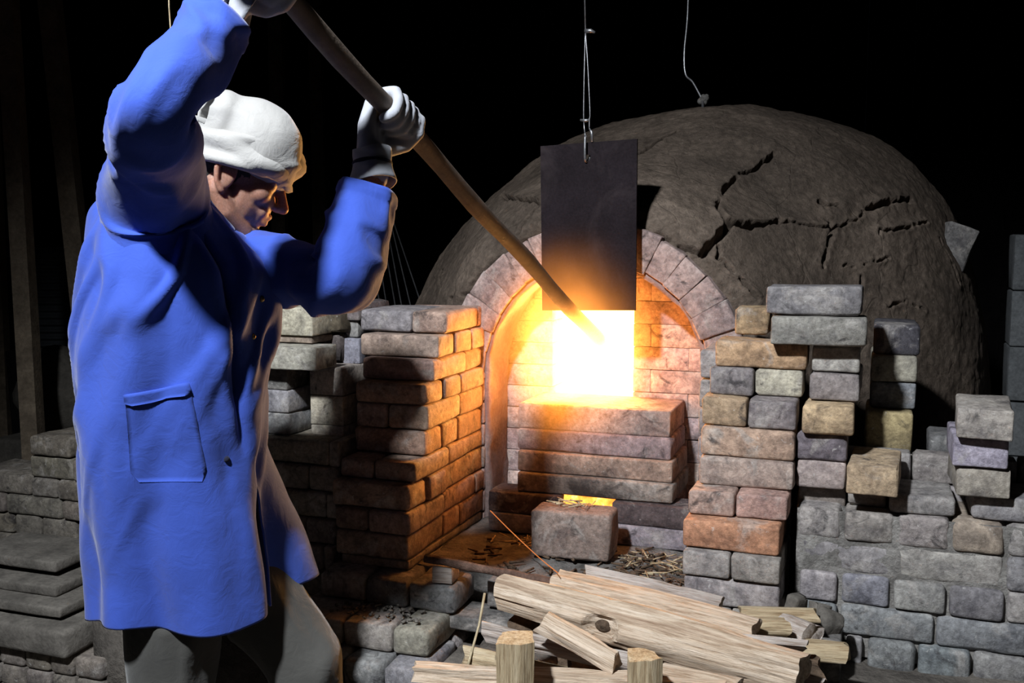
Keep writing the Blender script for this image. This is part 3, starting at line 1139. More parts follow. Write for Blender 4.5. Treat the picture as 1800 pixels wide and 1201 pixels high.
# dark low courses beyond the stoker, in his shadow
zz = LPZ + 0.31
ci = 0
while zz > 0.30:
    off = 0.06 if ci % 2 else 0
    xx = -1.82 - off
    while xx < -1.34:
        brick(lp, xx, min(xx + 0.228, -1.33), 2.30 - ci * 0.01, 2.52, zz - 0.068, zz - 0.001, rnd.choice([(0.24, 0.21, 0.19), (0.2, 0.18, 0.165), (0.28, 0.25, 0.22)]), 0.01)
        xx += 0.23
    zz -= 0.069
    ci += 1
LOWTOP = LPZ + 0.31

# pale stack behind the stoker's arm ------------------------------------
ls = empty('brick_stack', (-1.6, 2.4, LOWTOP), 'dry stack of mixed white and charred bricks behind the blue coat', 'brick stack')
SY = 2.33
zs = [zof(500, vv, SY) for vv in (541, 592, 606, 646, 687, 727, 766, 812)]
zs[-1] = min(zs[-1], LOWTOP + 0.06)


def sb(u0, u1, z0, z1, Y, d, col, r=0.005, amp=0.0015, chip=0.006):
    vm = 680
    return brick(ls, onY(u0, vm, Y).x, onY(u1, vm, Y).x - 0.002, Y, Y + d, z0 + 0.001, z1 - 0.001, col, r, rnd.uniform(-0.015, 0.015), amp=amp, chip=chip)


sb(440, 552, zs[1], zs[0], SY + 0.02, 0.20, (0.47, 0.45, 0.37))
sb(420, 552, zs[2], zs[1], SY + 0.03, 0.18, (0.30, 0.25, 0.21))
sb(420, 505, zs[4], zs[3], SY, 0.11, (0.13, 0.13, 0.13))
sb(400, 508, zs[5], zs[4], SY, 0.20, (0.25, 0.25, 0.26))
sb(400, 507, zs[6], zs[5], SY, 0.20, (0.34, 0.34, 0.34))
sb(400, 508, zs[7], zs[6], SY, 0.20, (0.20, 0.20, 0.19))
sb(400, 505, LOWTOP + 0.001, zs[7], SY - 0.01, 0.2, (0.33, 0.32, 0.28))
# white tall column
zc = [zof(575, vv, SY + 0.06) for vv in (646, 696, 748, 801)]
for a, bb in zip(zc[:-1], zc[1:]):
    sb(545, 604, bb, a, SY + 0.06, 0.17, (0.46, 0.42, 0.36), 0.003, 0.001, 0.003)
sb(545, 600, LOWTOP + 0.002, zc[-1], SY + 0.06, 0.16, (0.42, 0.39, 0.33), 0.004)
# charred broken bricks behind
sb(554, 572, zs[2] - 0.02, zs[0], SY + 0.10, 0.08, (0.045, 0.038, 0.035), 0.006, 0.006, 0.02)
sb(574, 602, zs[1] + 0.005, zs[0] - 0.004, SY + 0.12, 0.12, (0.10, 0.085, 0.06), 0.006, 0.005, 0.018)
sb(574, 602, zs[3], zs[1], SY + 0.14, 0.12, (0.08, 0.07, 0.065), 0.006, 0.004, 0.012)
sb(603, 634, zof(615, 563, SY + 0.16), zof(615, 531, SY + 0.16), SY + 0.16, 0.2, (0.17, 0.15, 0.145), 0.006, 0.004, 0.012)
sb(604, 632, zof(615, 595, SY + 0.16), zof(615, 563, SY + 0.16), SY + 0.17, 0.1, (0.27, 0.27, 0.27))
sb(602, 634, zof(615, 640, SY + 0.16), zof(615, 595, SY + 0.16), SY + 0.16, 0.12, (0.23, 0.23, 0.27), 0.003)
for kk in range(9):
    sb(560, 634, zc[0] - 0.07 * (kk + 1), zc[0] - 0.07 * kk, SY + 0.24, 0.16, (0.2, 0.18, 0.16))
o = brick(None, onY(448, 625, SY - 0.05).x, onY(553, 625, SY - 0.05).x, SY - 0.05, SY + 0.065, zs[3] + 0.002, zs[2] - 0.001, (0.37, 0.35, 0.31), 0.004, 0.03)
tag(o, 'grey brick with white scraped end jutting from the pale stack by the coat', 'brick')

# hearth in front of the stoke hole --------------------------------------
he = empty('stoke_hearth', (-0.72, 2.75, 0.53), 'sooty stack of four wide slabs forming a sill below the stoke hole', 'hearth')
SL = [(2.70, 716, 761, 911, 1178, (0.40, 0.31, 0.27), 0.20), (2.69, 761, 800, 910, 1179, (0.33, 0.27, 0.29), 0.20),
      (2.675, 800, 839, 910, 1182, (0.30, 0.22, 0.19), 0.21), (2.66, 839, 876, 909, 1183, (0.25, 0.215, 0.19), 0.22)]
zprev = zof(1045, 716, 2.70)
for (Y, vt, vb, u0, u1, col, d) in SL:
    z0 = zof(1045, vb, Y)
    brick(he, onY(u0, vt, Y).x, onY(u1, vt, Y).x, Y, Y + d + 0.03, z0 + 0.0008, zprev - 0.0008, col, 0.006, 0.0, 'slab', amp=0.0012)
    zprev = z0
HZ = zprev
hole = onY(1030, 872, 2.66)
sm_ = M['brick'].copy()
sm_.name = 'sooted_slab'
nt_ = sm_.node_tree
bs_ = nt_.nodes['Principled BSDF']
src = bs_.inputs['Base Color'].links[0].from_socket
gp = N(nt_, 'ShaderNodeNewGeometry')
mp_ = N(nt_, 'ShaderNodeVectorMath', operation='SUBTRACT')
nt_.links.new(gp.outputs['Position'], mp_.inputs[0])
mp_.inputs[1].default_value = hole
sc_ = N(nt_, 'ShaderNodeVectorMath', operation='MULTIPLY')
nt_.links.new(mp_.outputs[0], sc_.inputs[0])
sc_.inputs[1].default_value = (5.5, 3.0, 9.5)
ln_ = N(nt_, 'ShaderNodeVectorMath', operation='LENGTH')
nt_.links.new(sc_.outputs[0], ln_.inputs[0])
wob = N(nt_, 'ShaderNodeMath', operation='MULTIPLY_ADD')
nt_.links.new(noise(nt_, 14, 6, 0.65, gp.outputs['Position'], 0.6), wob.inputs[0])
wob.inputs[1].default_value = 1.1
nt_.links.new(ln_.outputs['Value'], wob.inputs[2])
nt_.links.new(mix(nt_, src, (0.03, 0.022, 0.02), ramp(nt_, wob.outputs[0], [(0.75, (0.93,) * 3), (1.0, (0,) * 3)])), bs_.inputs['Base Color'])
# ramp positions are 0..1, so squeeze the distance
for n_ in nt_.nodes:
    if n_.type == 'VALTORGB' and n_.inputs['Fac'].links and n_.inputs['Fac'].links[0].from_node == wob:
        sq = N(nt_, 'ShaderNodeMath', operation='MULTIPLY')
        sq.inputs[1].default_value = 0.62
        nt_.links.new(wob.outputs[0], sq.inputs[0])
        nt_.links.new(sq.outputs[0], n_.inputs['Fac'])
        n_.color_ramp.elements[0].position = 0.45
        n_.color_ramp.elements[1].position = 0.85
for ch in he.children:
    ch.data.materials.clear()
    ch.data.materials.append(sm_)
# base courses, split by the air hole
BY = 2.64
ax0, ax1 = onY(985, 885, BY).x, onY(1074, 885, BY).x
zc0, zc1 = HZ - 0.062, HZ - 0.118
xl, xr = onY(858, 900, BY).x, onY(1212, 900, BY).x
brick(he, xl, ax0 - 0.002, BY, BY + 0.11, zc0, HZ - 0.001, (0.10, 0.08, 0.085), 0.005)
brick(he, ax1 + 0.002, xr, BY, BY + 0.11, zc0, HZ - 0.001, (0.10, 0.08, 0.085), 0.005)
brick(he, xl + 0.003, ax0 - 0.03, BY - 0.005, BY + 0.11, zc1, zc0 - 0.001, (0.34, 0.32, 0.36), 0.004)
brick(he, ax1 + 0.005, xr - 0.005, BY - 0.005, BY + 0.11, zc1, zc0 - 0.001, (0.27, 0.25, 0.27), 0.004)
brick(he, ax0 - 0.028, ax1 + 0.003, BY - 0.002, BY + 0.2, zc1, zc0 - 0.001, (0.1, 0.08, 0.08), 0.004)
v4 = [(ax0 - 0.001, BY + 0.02, zc0), (ax1 + 0.001, BY + 0.02, zc0), (ax1 + 0.001, BY + 0.04, HZ - 0.002), (ax0 - 0.001, BY + 0.04, HZ - 0.002)]
v4 += [(x_, y_ + 0.02, z_) for x_, y_, z_ in v4]
obj('embers', mesh_from(v4, [(0, 1, 2, 3), (7, 6, 5, 4), (0, 4, 5, 1), (3, 2, 6, 7), (0, 3, 7, 4), (1, 5, 6, 2)], smooth=False), M['fire_low'], he,
    label='orange embers glowing inside the low air hole')
FZ = zc1          # hearth floor
# ash floor slab
tag(obj('ash_floor', uneven_slab(-1.10, -0.36, 2.30, 2.95, 0.38, FZ - 0.002, 0.014, 0.006, 21, 14), M['ash']), 'grey ash covered floor between the two brick piers', 'floor', kind='structure')
# block before the air hole
x0, x1 = onY(930, 940, 2.44).x, onY(1070, 940, 2.44).x
b = brick(None, x0, x1, 2.440, 2.545, FZ + 0.004, zof(1000, 902, 2.44), (0.23, 0.18, 0.165), 0.012, 0.03, amp=0.003, chip=0.012)
tag(b, 'big brown worn brick standing before the glowing air hole', 'brick')
# edge stones of the ash floor
x0, x1 = onY(862, 990, 2.27).x, onY(1108, 990, 2.27).x
b = brick(None, x0, x1, 2.24, 2.298, FZ - 0.075, FZ - 0.004, (0.22, 0.215, 0.21), 0.008, -0.02, amp=0.003)
b.location.z += 0.004
tag(b, 'long grey kerb stone edging the ash floor in front of the hearth', 'kerb stone')
# kerb support
ks = empty('brick_plinth', (-0.7, 2.3, 0.37), 'dark brick plinth under the ash floor edge, behind the firewood', 'brick plinth')
for k in range(3):
    brick(ks, -1.02 + k * 0.225, -0.80 + k * 0.225, 2.18, 2.295, 0.385, FZ - 0.08, (0.14, 0.135, 0.13), 0.01, rnd.uniform(-0.02, 0.02))
# small wood block and rusty bar
pz = LPZ
wb0, wb1 = onZ(751, 1017, pz), onZ(776, 1021, pz)
x0 = onY(750, 1003, 2.16).x
tag(brick(None, x0, x0 + 0.052, 2.185, 2.25, LPZ + 0.0015, LPZ + 0.043, (1, 1, 1), 0.003, 0.1, 'wood_block', m=M['wood_grey']),
    'small cut wood block propping the end of the rusty bar', 'wood block')
pa, pb = onY(748, 980, 2.20), onY(1075, 1030, 2.15)
pa.z, pb.z = LPZ + 0.056, LPZ + 0.046
bar = []
for k in range(17):
    p = pa.lerp(pb, k / 16)
    bar.append(p + Vector((0, 0, rnd.uniform(-0.0015, 0.0015))))
vs, fs = tube(bar, [0.011 + rnd.uniform(-0.001, 0.0015) for _ in bar], 8)
tag(obj('rusty_bar', mesh_from(vs, fs), M['rust']), 'rusty iron bar lying across the front of the ash floor', 'iron bar')
for o in (bpy.data.objects['rusty_bar'],):
    pass

# steel door plate on its wire -------------------------------------------
pl = empty('steel_door_plate', onY(1035, 545, 2.705), 'dark steel plate hanging on a wire above the fire', 'steel plate')
PY = 2.705
A_, B_, C_, D_ = onY(950, 257, PY), onY(1120, 244, PY), onY(1117, 546, PY), onY(953, 546, PY)
Cx, Dx = C_.copy(), D_.copy()
hc = onY(1033, 277, PY)
bm = bmesh.new()
outer = [A_, B_, C_, D_]
nh = 16
ring = [hc + Vector((math.cos(2 * math.pi * k / nh) * 0.009, 0, math.sin(2 * math.pi * k / nh) * 0.009)) for k in range(nh)]
# front and back sheets as a quad ring around the hole
def sheet(yoff, flip):
    ov = []
    for k in range(nh):
        an = 2 * math.pi * k / nh
        d = Vector((math.cos(an), 0, math.sin(an)))
        # intersect with outer quad
        best = None
        for i in range(4):
            p1, p2 = outer[i], outer[(i + 1) % 4]
            ex, ez = p2.x - p1.x, p2.z - p1.z
            den = d.x * ez - d.z * ex
            if abs(den) < 1e-9:
                continue
            s_ = ((p1.x - hc.x) * ez - (p1.z - hc.z) * ex) / den
            w_ = ((p1.x - hc.x) * d.z - (p1.z - hc.z) * d.x) / den
            if s_ > 0 and -1e-6 <= w_ <= 1 + 1e-6 and (best is None or s_ < best):
                best = s_
        ov.append(hc + d * best)
    return ov
ov = sheet(0, False)
corners = {}
vf = [bm.verts.new(p + Vector((0, 0, 0))) for p in ring]
vo = [bm.verts.new(p) for p in ov]
vc = [bm.verts.new(p) for p in outer]
def angle_of(p):
    return math.atan2(p.z - hc.z, p.x - hc.x) % (2 * math.pi)
for k in range(nh):
    k2 = (k + 1) % nh
    a0, a1 = 2 * math.pi * k / nh, 2 * math.pi * (k + 1) / nh
    cs = sorted([c for c in range(4) if a0 + 1e-6 < angle_of(outer[c]) < a1 - 1e-6], key=lambda c: angle_of(outer[c]))
    bm.faces.new([vf[k], vo[k]] + [vc[c] for c in cs] + [vo[k2], vf[k2]])
ret = bmesh.ops.extrude_face_region(bm, geom=bm.faces[:])
for e in ret['geom']:
    if isinstance(e, bmesh.types.BMVert):
        e.co.y += 0.009
bmesh.ops.recalc_face_normals(bm, faces=bm.faces[:])
me = bpy.data.meshes.new('plate')
bm.to_mesh(me)
bm.free()
obj('plate', me, M['steel'], pl)
hook = bez([hc + Vector((-0.004, -0.012, 0.06)), hc + Vector((-0.004, -0.014, 0.02)), hc + Vector((-0.004, -0.010, -0.007)), hc + Vector((-0.002, 0.006, -0.010)),
            hc + Vector((0.004, 0.018, 0.01)), hc + Vector((0.010, 0.014, 0.045)), hc + Vector((0.008, 0.004, 0.07))], 24)
obj('hook', mesh_from(*tube(hook, 0.0035, 8)), M['wire'], pl)
w0 = hook[0]
tpt = onY(1027, -60, PY)
top = Vector((tpt.x, PY, 4.2))
j1 = onY(1029, 54, PY)
j2a, j2b = onY(1026, 200, PY), onY(1037, 195, PY)
obj('wire', mesh_from(*tube([top, tpt, j1], 0.0022, 6)), M['wire'], pl)
obj('wire', mesh_from(*tube(bez([j1, onY(1027, 130, PY), j2a, onY(1027, 225, PY), w0], 16), 0.0018, 6)), M['wire'], pl)
obj('wire', mesh_from(*tube(bez([j1, onY(1033, 110, PY), j2b, onY(1036, 210, PY), onY(1036, 228, PY)], 16), 0.0018, 6)), M['wire'], pl)
obj('wire_clip', mesh_from(*tube([onY(1028, 55, PY), onY(1038, 54, PY), onY(1046, 57, PY)], [0.006, 0.006, 0.003], 8)), M['wire'], pl)
obj('wire_clip', mesh_from(*tube([onY(1020, 211, PY), onY(1030, 212, PY), onY(1036, 211, PY)], [0.003, 0.005, 0.003], 8)), M['wire'], pl)
obj('pin', mesh_from(*tube([onY(1036, 226, PY), onY(1040, 232, PY), onY(1041, 250, PY)], [0.002, 0.004, 0.004], 8)), M['wire'], pl)

# thermocouple cable over the dome -----------------------------------------
ca = empty('probe_cable', P(1235, 180, 3.5), 'thin black cable hanging down to a knob on the dome top', 'cable')
cc = P(1235, 176, 3.55)
obj('cable', mesh_from(*tube(bez([P(1212, -120, 3.55), P(1209, 20, 3.55), P(1203, 90, 3.55), P(1205, 130, 3.55), P(1218, 145, 3.55), cc], 30), 0.004, 6)), M['wire'], ca)
knob = [sphere_parts(cc + Vector((rnd.uniform(-0.014, 0.014), rnd.uniform(-0.01, 0.01), rnd.uniform(-0.014, 0.014))), rnd.uniform(0.008, 0.014), nu=10, nv=6) for _ in range(9)]
obj('knob', mesh_from(*join_np(knob)), M['ash'], ca)
top_k = ray_kiln(1236, 205)
obj('probe_stem', mesh_from(*tube([cc, cc.lerp(top_k, 0.5), top_k + Vector((0, 0.03, -0.02))], 0.005, 8)), M['wire'], ca)

# ------------------------------------------------------------------ firewood
def split_log(p0, p1, prof, m, label, group='split firewood piled before the kiln', roll=0.0, amp=0.006, bend=0.0, n=22, knot=None, name='split_log', seed=None,
              taper=1.0, rag=0.012):
    """prof = cross-section polygon [(y,z)...] in metres; local X runs along the log"""
    s = nseed() if seed is None else seed
    p0, p1 = Vector(p0), Vector(p1)
    L = (p1 - p0).length
    d = (p1 - p0).normalized()
    side = d.cross(Vector((0, 0, 1))).normalized()
    up = side.cross(d)
    # resample profile
    pr = []
    k = len(prof)
    per = 6
    for i in range(k):
        a, b = prof[i], prof[(i + 1) % k]
        for j in range(per):
            t = j / per
            pr.append((a[0] + (b[0] - a[0]) * t, a[1] + (b[1] - a[1]) * t))
    pr = np.array(pr)
    # soften corners
    pr = pr * 0.7 + 0.15 * np.roll(pr, 1, 0) + 0.15 * np.roll(pr, -1, 0)
    c, sn = math.cos(roll), math.sin(roll)
    pr = np.stack([pr[:, 0] * c - pr[:, 1] * sn, pr[:, 0] * sn + pr[:, 1] * c], 1)
    m_ = len(pr)
    xs = np.linspace(-L / 2, L / 2, n + 1)
    V = []
    for i, xx in enumerate(xs):
        t = i / n
        sc = 1 + (taper - 1) * t
        for (yy, zz) in pr:
            V.append((xx, yy * sc, zz * sc + bend * (4 * t * (1 - t))))
    V = np.array(V)
    q = V.copy()
    q[:, 0] *= 0.12
    w = fbm(q + s * 1.7, 30, s, 3) * amp + (1 - np.abs(vnoise(q + s, 55, s + 6))) ** 4 * -0.004
    q2 = V.copy()
    q2[:, 0] *= 0.3
    w += vnoise(q2 + s, 6, s + 4) * amp * 1.4
    rad = V.copy()
    rad[:, 0] = 0
    ln = np.linalg.norm(rad, axis=1)[:, None] + 1e-6
    V += rad / ln * w[:, None]
    # ragged ends
    for e, sg in ((0, -1), (n, 1)):
        sl = slice(e * m_, (e + 1) * m_)
        V[sl, 0] += sg * vnoise(V[sl] + s, 45, s + 8) * rag
    if knot is not None:
        kp = np.array(knot[:3])
        dd = np.linalg.norm((V - kp) * np.array([0.6, 1, 1]), axis=1)
        V -= (rad / ln) * (np.clip(1 - dd / knot[3], 0, 1) ** 0.6 * knot[4])[:, None]
    faces = []
    for i in range(n):
        for j in range(m_):
            j2 = (j + 1) % m_
            faces.append((i * m_ + j, (i + 1) * m_ + j, (i + 1) * m_ + j2, i * m_ + j2))
    V = list(map(tuple, V))
    for e in (0, n):
        ctr = np.mean(np.array(V[e * m_:(e + 1) * m_]), 0)
        V.append(tuple(ctr))
        ci = len(V) - 1
        for j in range(m_):
            j2 = (j + 1) % m_
            faces.append((e * m_ + j, e * m_ + j2, ci) if e == 0 else (e * m_ + j2, e * m_ + j, ci))
    me = mesh_from(V, faces)
    me.materials.append(m)
    try:
        me.set_sharp_from_angle(angle=math.radians(38))
    except Exception:
        pass
    o = bpy.data.objects.new(name, me)
    o.matrix_world = Matrix.Translation((p0 + p1) / 2) @ Matrix((d, side, up)).transposed().to_4x4()
    COL.objects.link(o)
    return tag(o, label, 'firewood', group)


def wedge(w, h):
    return [(-w / 2, -h * 0.45), (w / 2, -h * 0.5), (w * 0.42, h * 0.1), (0.02 * w, h * 0.5), (-w * 0.45, h * 0.2)]


def slab_prof(w, h):
    return [(-w / 2, -h / 2), (w / 2, -h * 0.45), (w * 0.47, h * 0.45), (-w * 0.46, h * 0.5)]


RIDGE = [(-0.034, -0.030), (0.026, -0.037), (0.034, -0.004), (0.020, 0.022), (0.004, 0.036), (-0.020, 0.026), (-0.036, 0.004)]
W1 = split_log(P(884, 1037, 2.12), P(1412, 1180, 1.86), RIDGE, M['wood'], 'longest pale split log with a dark knothole lying over the pile',
               knot=(-0.075, 0.034, -0.008, 0.026, 0.030), n=96, amp=0.006)
kn = mesh_from(*sphere_parts((0, 0, 0), (0.019, 0.008, 0.013), None, 14, 9))
kob = bpy.data.objects.new('knot', kn)
kn.materials.append(M['bark'])
COL.objects.link(kob)
kob.parent = W1
_co = get_co(W1.data)
_m = (np.abs(_co[:, 0] + 0.075) < 0.012) & (np.abs(_co[:, 2] + 0.008) < 0.012) & (_co[:, 1] > 0)
kob.location = (-0.075, float(_co[_m][:, 1].min()) + 0.002 if _m.any() else 0.014, -0.008)
kob['label'] = 'dark rotten knothole'
split_log(P(975, 1022, 2.235), P(1330, 1112, 2.06), wedge(0.052, 0.058), M['wood'], 'pinkish split log lying just behind the knotholed log', roll=0.5)
split_log(P(1032, 1011, 2.30), P(1268, 1066, 2.21), slab_prof(0.060, 0.040), M['wood_grey'], 'grey weathered split log highest on the pile beside the pier', roll=0.75)
split_log(P(960, 1090, 1.97), P(1085, 1160, 1.87), [(-0.020, -0.012), (0.018, -0.020), (0.022, 0.0), (-0.008, 0.014)], M['wood'], 'short split stick with a white face below the knothole', roll=0.1, n=30)
split_log(P(852, 1108, 2.06), P(1105, 1162, 1.94), wedge(0.045, 0.046), M['wood_grey'], 'blackened streaky split log resting low at the left of the pile', roll=-0.4)
split_log(P(728, 1180, 1.93), P(1275, 1212, 1.80), slab_prof(0.052, 0.040), M['wood'], 'long pale squared split log lowest at the front of the pile', roll=0.1, n=34)
split_log(P(1100, 1060, 2.20), P(1310, 1100, 2.10), slab_prof(0.060, 0.034), M['wood'], 'orange tinted split log ending in a square cut above the knotholed log', roll=0.4)
split_log(P(1300, 1101, 2.13), P(1383, 1103, 2.11), slab_prof(0.035, 0.030), M['wood_yellow'], 'short pale split end just behind the square cut log', roll=0.1)
split_log(P(1300, 1078, 2.24), P(1437, 1084, 2.19), slab_prof(0.045, 0.022), M['wood_yellow'], 'farthest pale log end touching the corner of the low wall', roll=0.35)
split_log(P(1250, 1122, 2.02), P(1417, 1137, 1.99), slab_prof(0.070, 0.022), M['wood_grey'], 'flat whitish split board with its cut end at the right of the pile', roll=0.65)
split_log(P(1230, 1118, 1.99), P(1380, 1152, 1.93), slab_prof(0.050, 0.016), M['wood'], 'thin pink splinter board tucked above the knotholed log end', roll=0.6)
split_log(P(1380, 1141, 2.12), P(1490, 1148, 2.07), slab_prof(0.038, 0.030), M['wood_yellow'], 'isolated short pale log end furthest right of the pile', roll=0.2)
split_log(P(1380, 1098, 2.20), P(1430, 1118, 2.12), slab_prof(0.045, 0.040), M['wood_grey'], 'grey shaded log end between the pale ends and the wall', roll=0.5)
split_log(P(1160, 1194, 1.86), P(1300, 1222, 1.80), slab_prof(0.05, 0.035), M['wood'], 'pinkish split log under the knotholed log beside the right stake')
split_log(P(820, 1152, 2.14), P(1010, 1190, 2.08), wedge(0.045, 0.045), M['wood_yellow'], 'thin brown split log half hidden behind the left stake')
split_log(P(900, 1105, 2.14), P(1180, 1166, 2.08), wedge(0.06, 0.06), M['bark'], 'dark barked log buried in the middle of the pile', roll=2.6)
split_log(P(1385, 1193, 1.96), P(1448, 1206, 1.92), slab_prof(0.04, 0.02), M['wood_grey'], 'small white chip of wood below the end of the knotholed log')
# bedding logs underneath, mostly hidden
for i, (a, b_, tt) in enumerate((((980, 1150), (1400, 1180), 2.16), ((1000, 1200), (1440, 1205), 2.03), ((760, 1225), (1200, 1250), 2.0), ((1210, 1245), (1440, 1250), 1.93))):
    split_log(P(*a, tt), P(*b_, tt - 0.05), wedge(0.09, 0.09), M['bark'],
              ['bark covered log at the bottom rear of the pile', 'bark covered log at the right bottom of the pile', 'bark covered log under the long squared log', 'bark covered log under the right stake side'][i], roll=2.0 + i)


def stake(u, v, t, w, label, seed):
    p = P(u, v, t)
    s = nseed()
    nz = 14
    z0, z1 = 0.36, p.z
    V, Fc = [], []
    prof = [(-0.5, -0.45), (0.15, -0.5), (0.5, -0.3), (0.45, 0.45), (-0.4, 0.5)]
    pr = []
    for i in range(5):
        a, b = prof[i], prof[(i + 1) % 5]
        for j in range(5):
            pr.append((a[0] + (b[0] - a[0]) * j / 5, a[1] + (b[1] - a[1]) * j / 5))
    pr = np.array(pr) * w
    m_ = len(pr)
    for i in range(nz + 1):
        zz = z0 + (z1 - z0) * i / nz - p.z
        for k, (a, b) in enumerate(pr):
            V.append((zz, a, b))
    V = np.array(V)
    q = V.copy()
    q[:, 0] *= 0.1
    V[:, 1:] *= (1 + 0.10 * fbm(q + s, 40, s, 2))[:, None]
    V[-m_:, 0] += vnoise(V[-m_:] + s, 40, s) * 0.004
    for i in range(nz):
        for j in range(m_):
            j2 = (j + 1) % m_
            Fc.append((i * m_ + j, i * m_ + j2, (i + 1) * m_ + j2, (i + 1) * m_ + j))
    V = list(map(tuple, V))
    V.append((0.002, 0, 0))
    for j in range(m_):
        Fc.append((nz * m_ + j, nz * m_ + (j + 1) % m_, len(V) - 1))
    me = mesh_from(V, Fc)
    me.materials.append(M['wood_yellow'])
    me.set_sharp_from_angle(angle=math.radians(35))
    o = bpy.data.objects.new('wooden_stake', me)
    o.matrix_world = Matrix.Translation(p) @ Matrix((Vector((0, 0, 1)), RV, FH * 1.0)).transposed().to_4x4()
    COL.objects.link(o)
    return tag(o, label, 'stake')


stake(906, 1122, 1.80, 0.066, 'left upright wooden stake holding the firewood in, with a dark knot', 1)
stake(1131, 1152, 1.76, 0.058, 'right upright wooden stake holding the firewood in', 2)

# thin stick leaning on the wood, its firelight put in as emission
gl = [onY(862, 898, 2.52), onY(900, 936, 2.44), onY(945, 978, 2.32), P(980, 1007, 2.19)]
st = obj('thin_stick', mesh_from(*tube(bez(gl, 14), [0.0012] * 15, 6)), make_emit('firelit_stick', (1.0, 0.30, 0.08), 0.75))
tag(st, 'thin splinter with orange firelight put in as emission, leaning from the hearth onto the firewood', 'splinter')
tag(obj('dry_reed', mesh_from(*tube([P(852, 1043, 2.2), P(842, 1100, 2.17), P(828, 1150, 2.12), P(818, 1190, 2.10)], 0.003, 6)), M['straw']),
    'thin dry reed standing in the gap left of the firewood', 'reed')

# straw and crumbs on the ash floor, rubble on the steps
def litter(name, boxes, m, n, ln, rad, seed, label):
    r = random.Random(seed)
    parts = []
    for _ in range(n):
        x0, x1, y0, y1, zz = r.choice(boxes)
        c = Vector((r.uniform(x0, x1), r.uniform(y0, y1), zz + r.uniform(0.002, 0.010)))
        a = r.uniform(0, math.pi * 2)
        d = Vector((math.cos(a), math.sin(a), r.uniform(-0.15, 0.15))) * r.uniform(ln * 0.3, ln)
        parts.append(tube([c - d / 2, c + d / 2 + Vector((0, 0, 0.002))], [rad * r.uniform(0.6, 1.4), rad * r.uniform(0.3, 1)], 4))
    o = obj(name, mesh_from(*join_np(parts)), m)
    return tag(o, label, name.replace('_', ' '), kind='stuff')


litter('straw_litter', [(-0.60, -0.42, 2.36, 2.58, FZ), (-0.60, -0.42, 2.36, 2.58, FZ), (-0.98, -0.84, 2.5, 2.6, FZ), (-0.80, -0.68, 2.47, 2.53, zof(1000, 902, 2.44) + 0.003)], M['straw'], 90, 0.07, 0.0022, 4,
       'broken straw and splinters scattered on the ash floor')
litter('bark_litter', [(-0.60, -0.40, 2.33, 2.58, FZ), (-1.0, -0.5, 2.32, 2.6, FZ)], M['bark'], 120, 0.05, 0.004, 5, 'dark bark crumbs scattered on the ash floor')
litter('rubble_crumbs', [(-1.20, -1.02, 2.07, 2.17, LPZ - 0.069), (-1.25, -1.0, 2.08, 2.16, LPZ - 0.069)], M['stone'], 70, 0.012, 0.004, 6, 'pale rubble crumbs on the brick step below the left pier')
# corner rubble where the wood meets the low wall
for i, (u, v, t, sz, lab) in enumerate(((1400, 1062, 2.26, 0.05, 'angular grey stone wedged between the pier foot and the low wall'),
                                        (1440, 1078, 2.26, 0.06, 'dusty rubble lump at the foot of the low wall behind the log ends'),
                                        (1455, 1100, 2.24, 0.06, 'leaning grey shard against the low wall right of the log ends'))):
    s = nseed()
    p, f = rounded_box(sz, sz * 0.7, sz * 0.9, 0.012, (3, 3, 3), 0.006, s, 0.015)
    c = P(u, v, t)
    o = obj('stone', mesh_from(p, f), M['stone'], None, loc=c)
    o.rotation_euler = (rnd.uniform(-0.4, 0.4), rnd.uniform(-0.4, 0.4), rnd.uniform(0, 3))
    tag(o, lab, 'stone')
brick(rw, P(1400, 1140, 2.3).x, P(1480, 1140, 2.3).x, 2.2, 2.34, 0.372, P(1430, 1112, 2.24).z, (0.15, 0.15, 0.15))

# ------------------------------------------------------------------ left background
lw = empty('brick_bench', (-2.6, 2.7, 0.0), 'dim grey brick bench along the left edge behind the stoker', 'brick bench')
BYL = 2.62
rowsL = [
    (768, 803, [(52, 124), (126, 200)]),
    (803, 842, [(50, 126), (128, 205)]),
    (842, 877, [(-60, 50), (52, 98), (100, 165), (167, 240)]),
    (877, 911, [(-70, 8), (9, 106), (108, 170), (172, 250)]),
    (911, 948, [(-80, 22), (24, 68), (70, 132), (134, 240)]),
    (948, 986, [(-80, 40), (42, 110), (112, 200)]),
]
zprev = None
for (vt, vb, sp) in rowsL:
    z1 = zof(80, vt, BYL) if zprev is None else zprev
    z0 = zof(80, vb, BYL)
    zprev = z0
    course(lw, BYL, 80, vt, vb, sp, 0.22, [(0.2, 0.18, 0.155), (0.17, 0.155, 0.14), (0.19, 0.17, 0.15)], ztop=z1, zbot=z0, r=0.012)
brick(lw, -3.4, -2.1, BYL - 0.0, BYL + 0.25, 0.002, zprev - 0.001, GREY, 0.02)
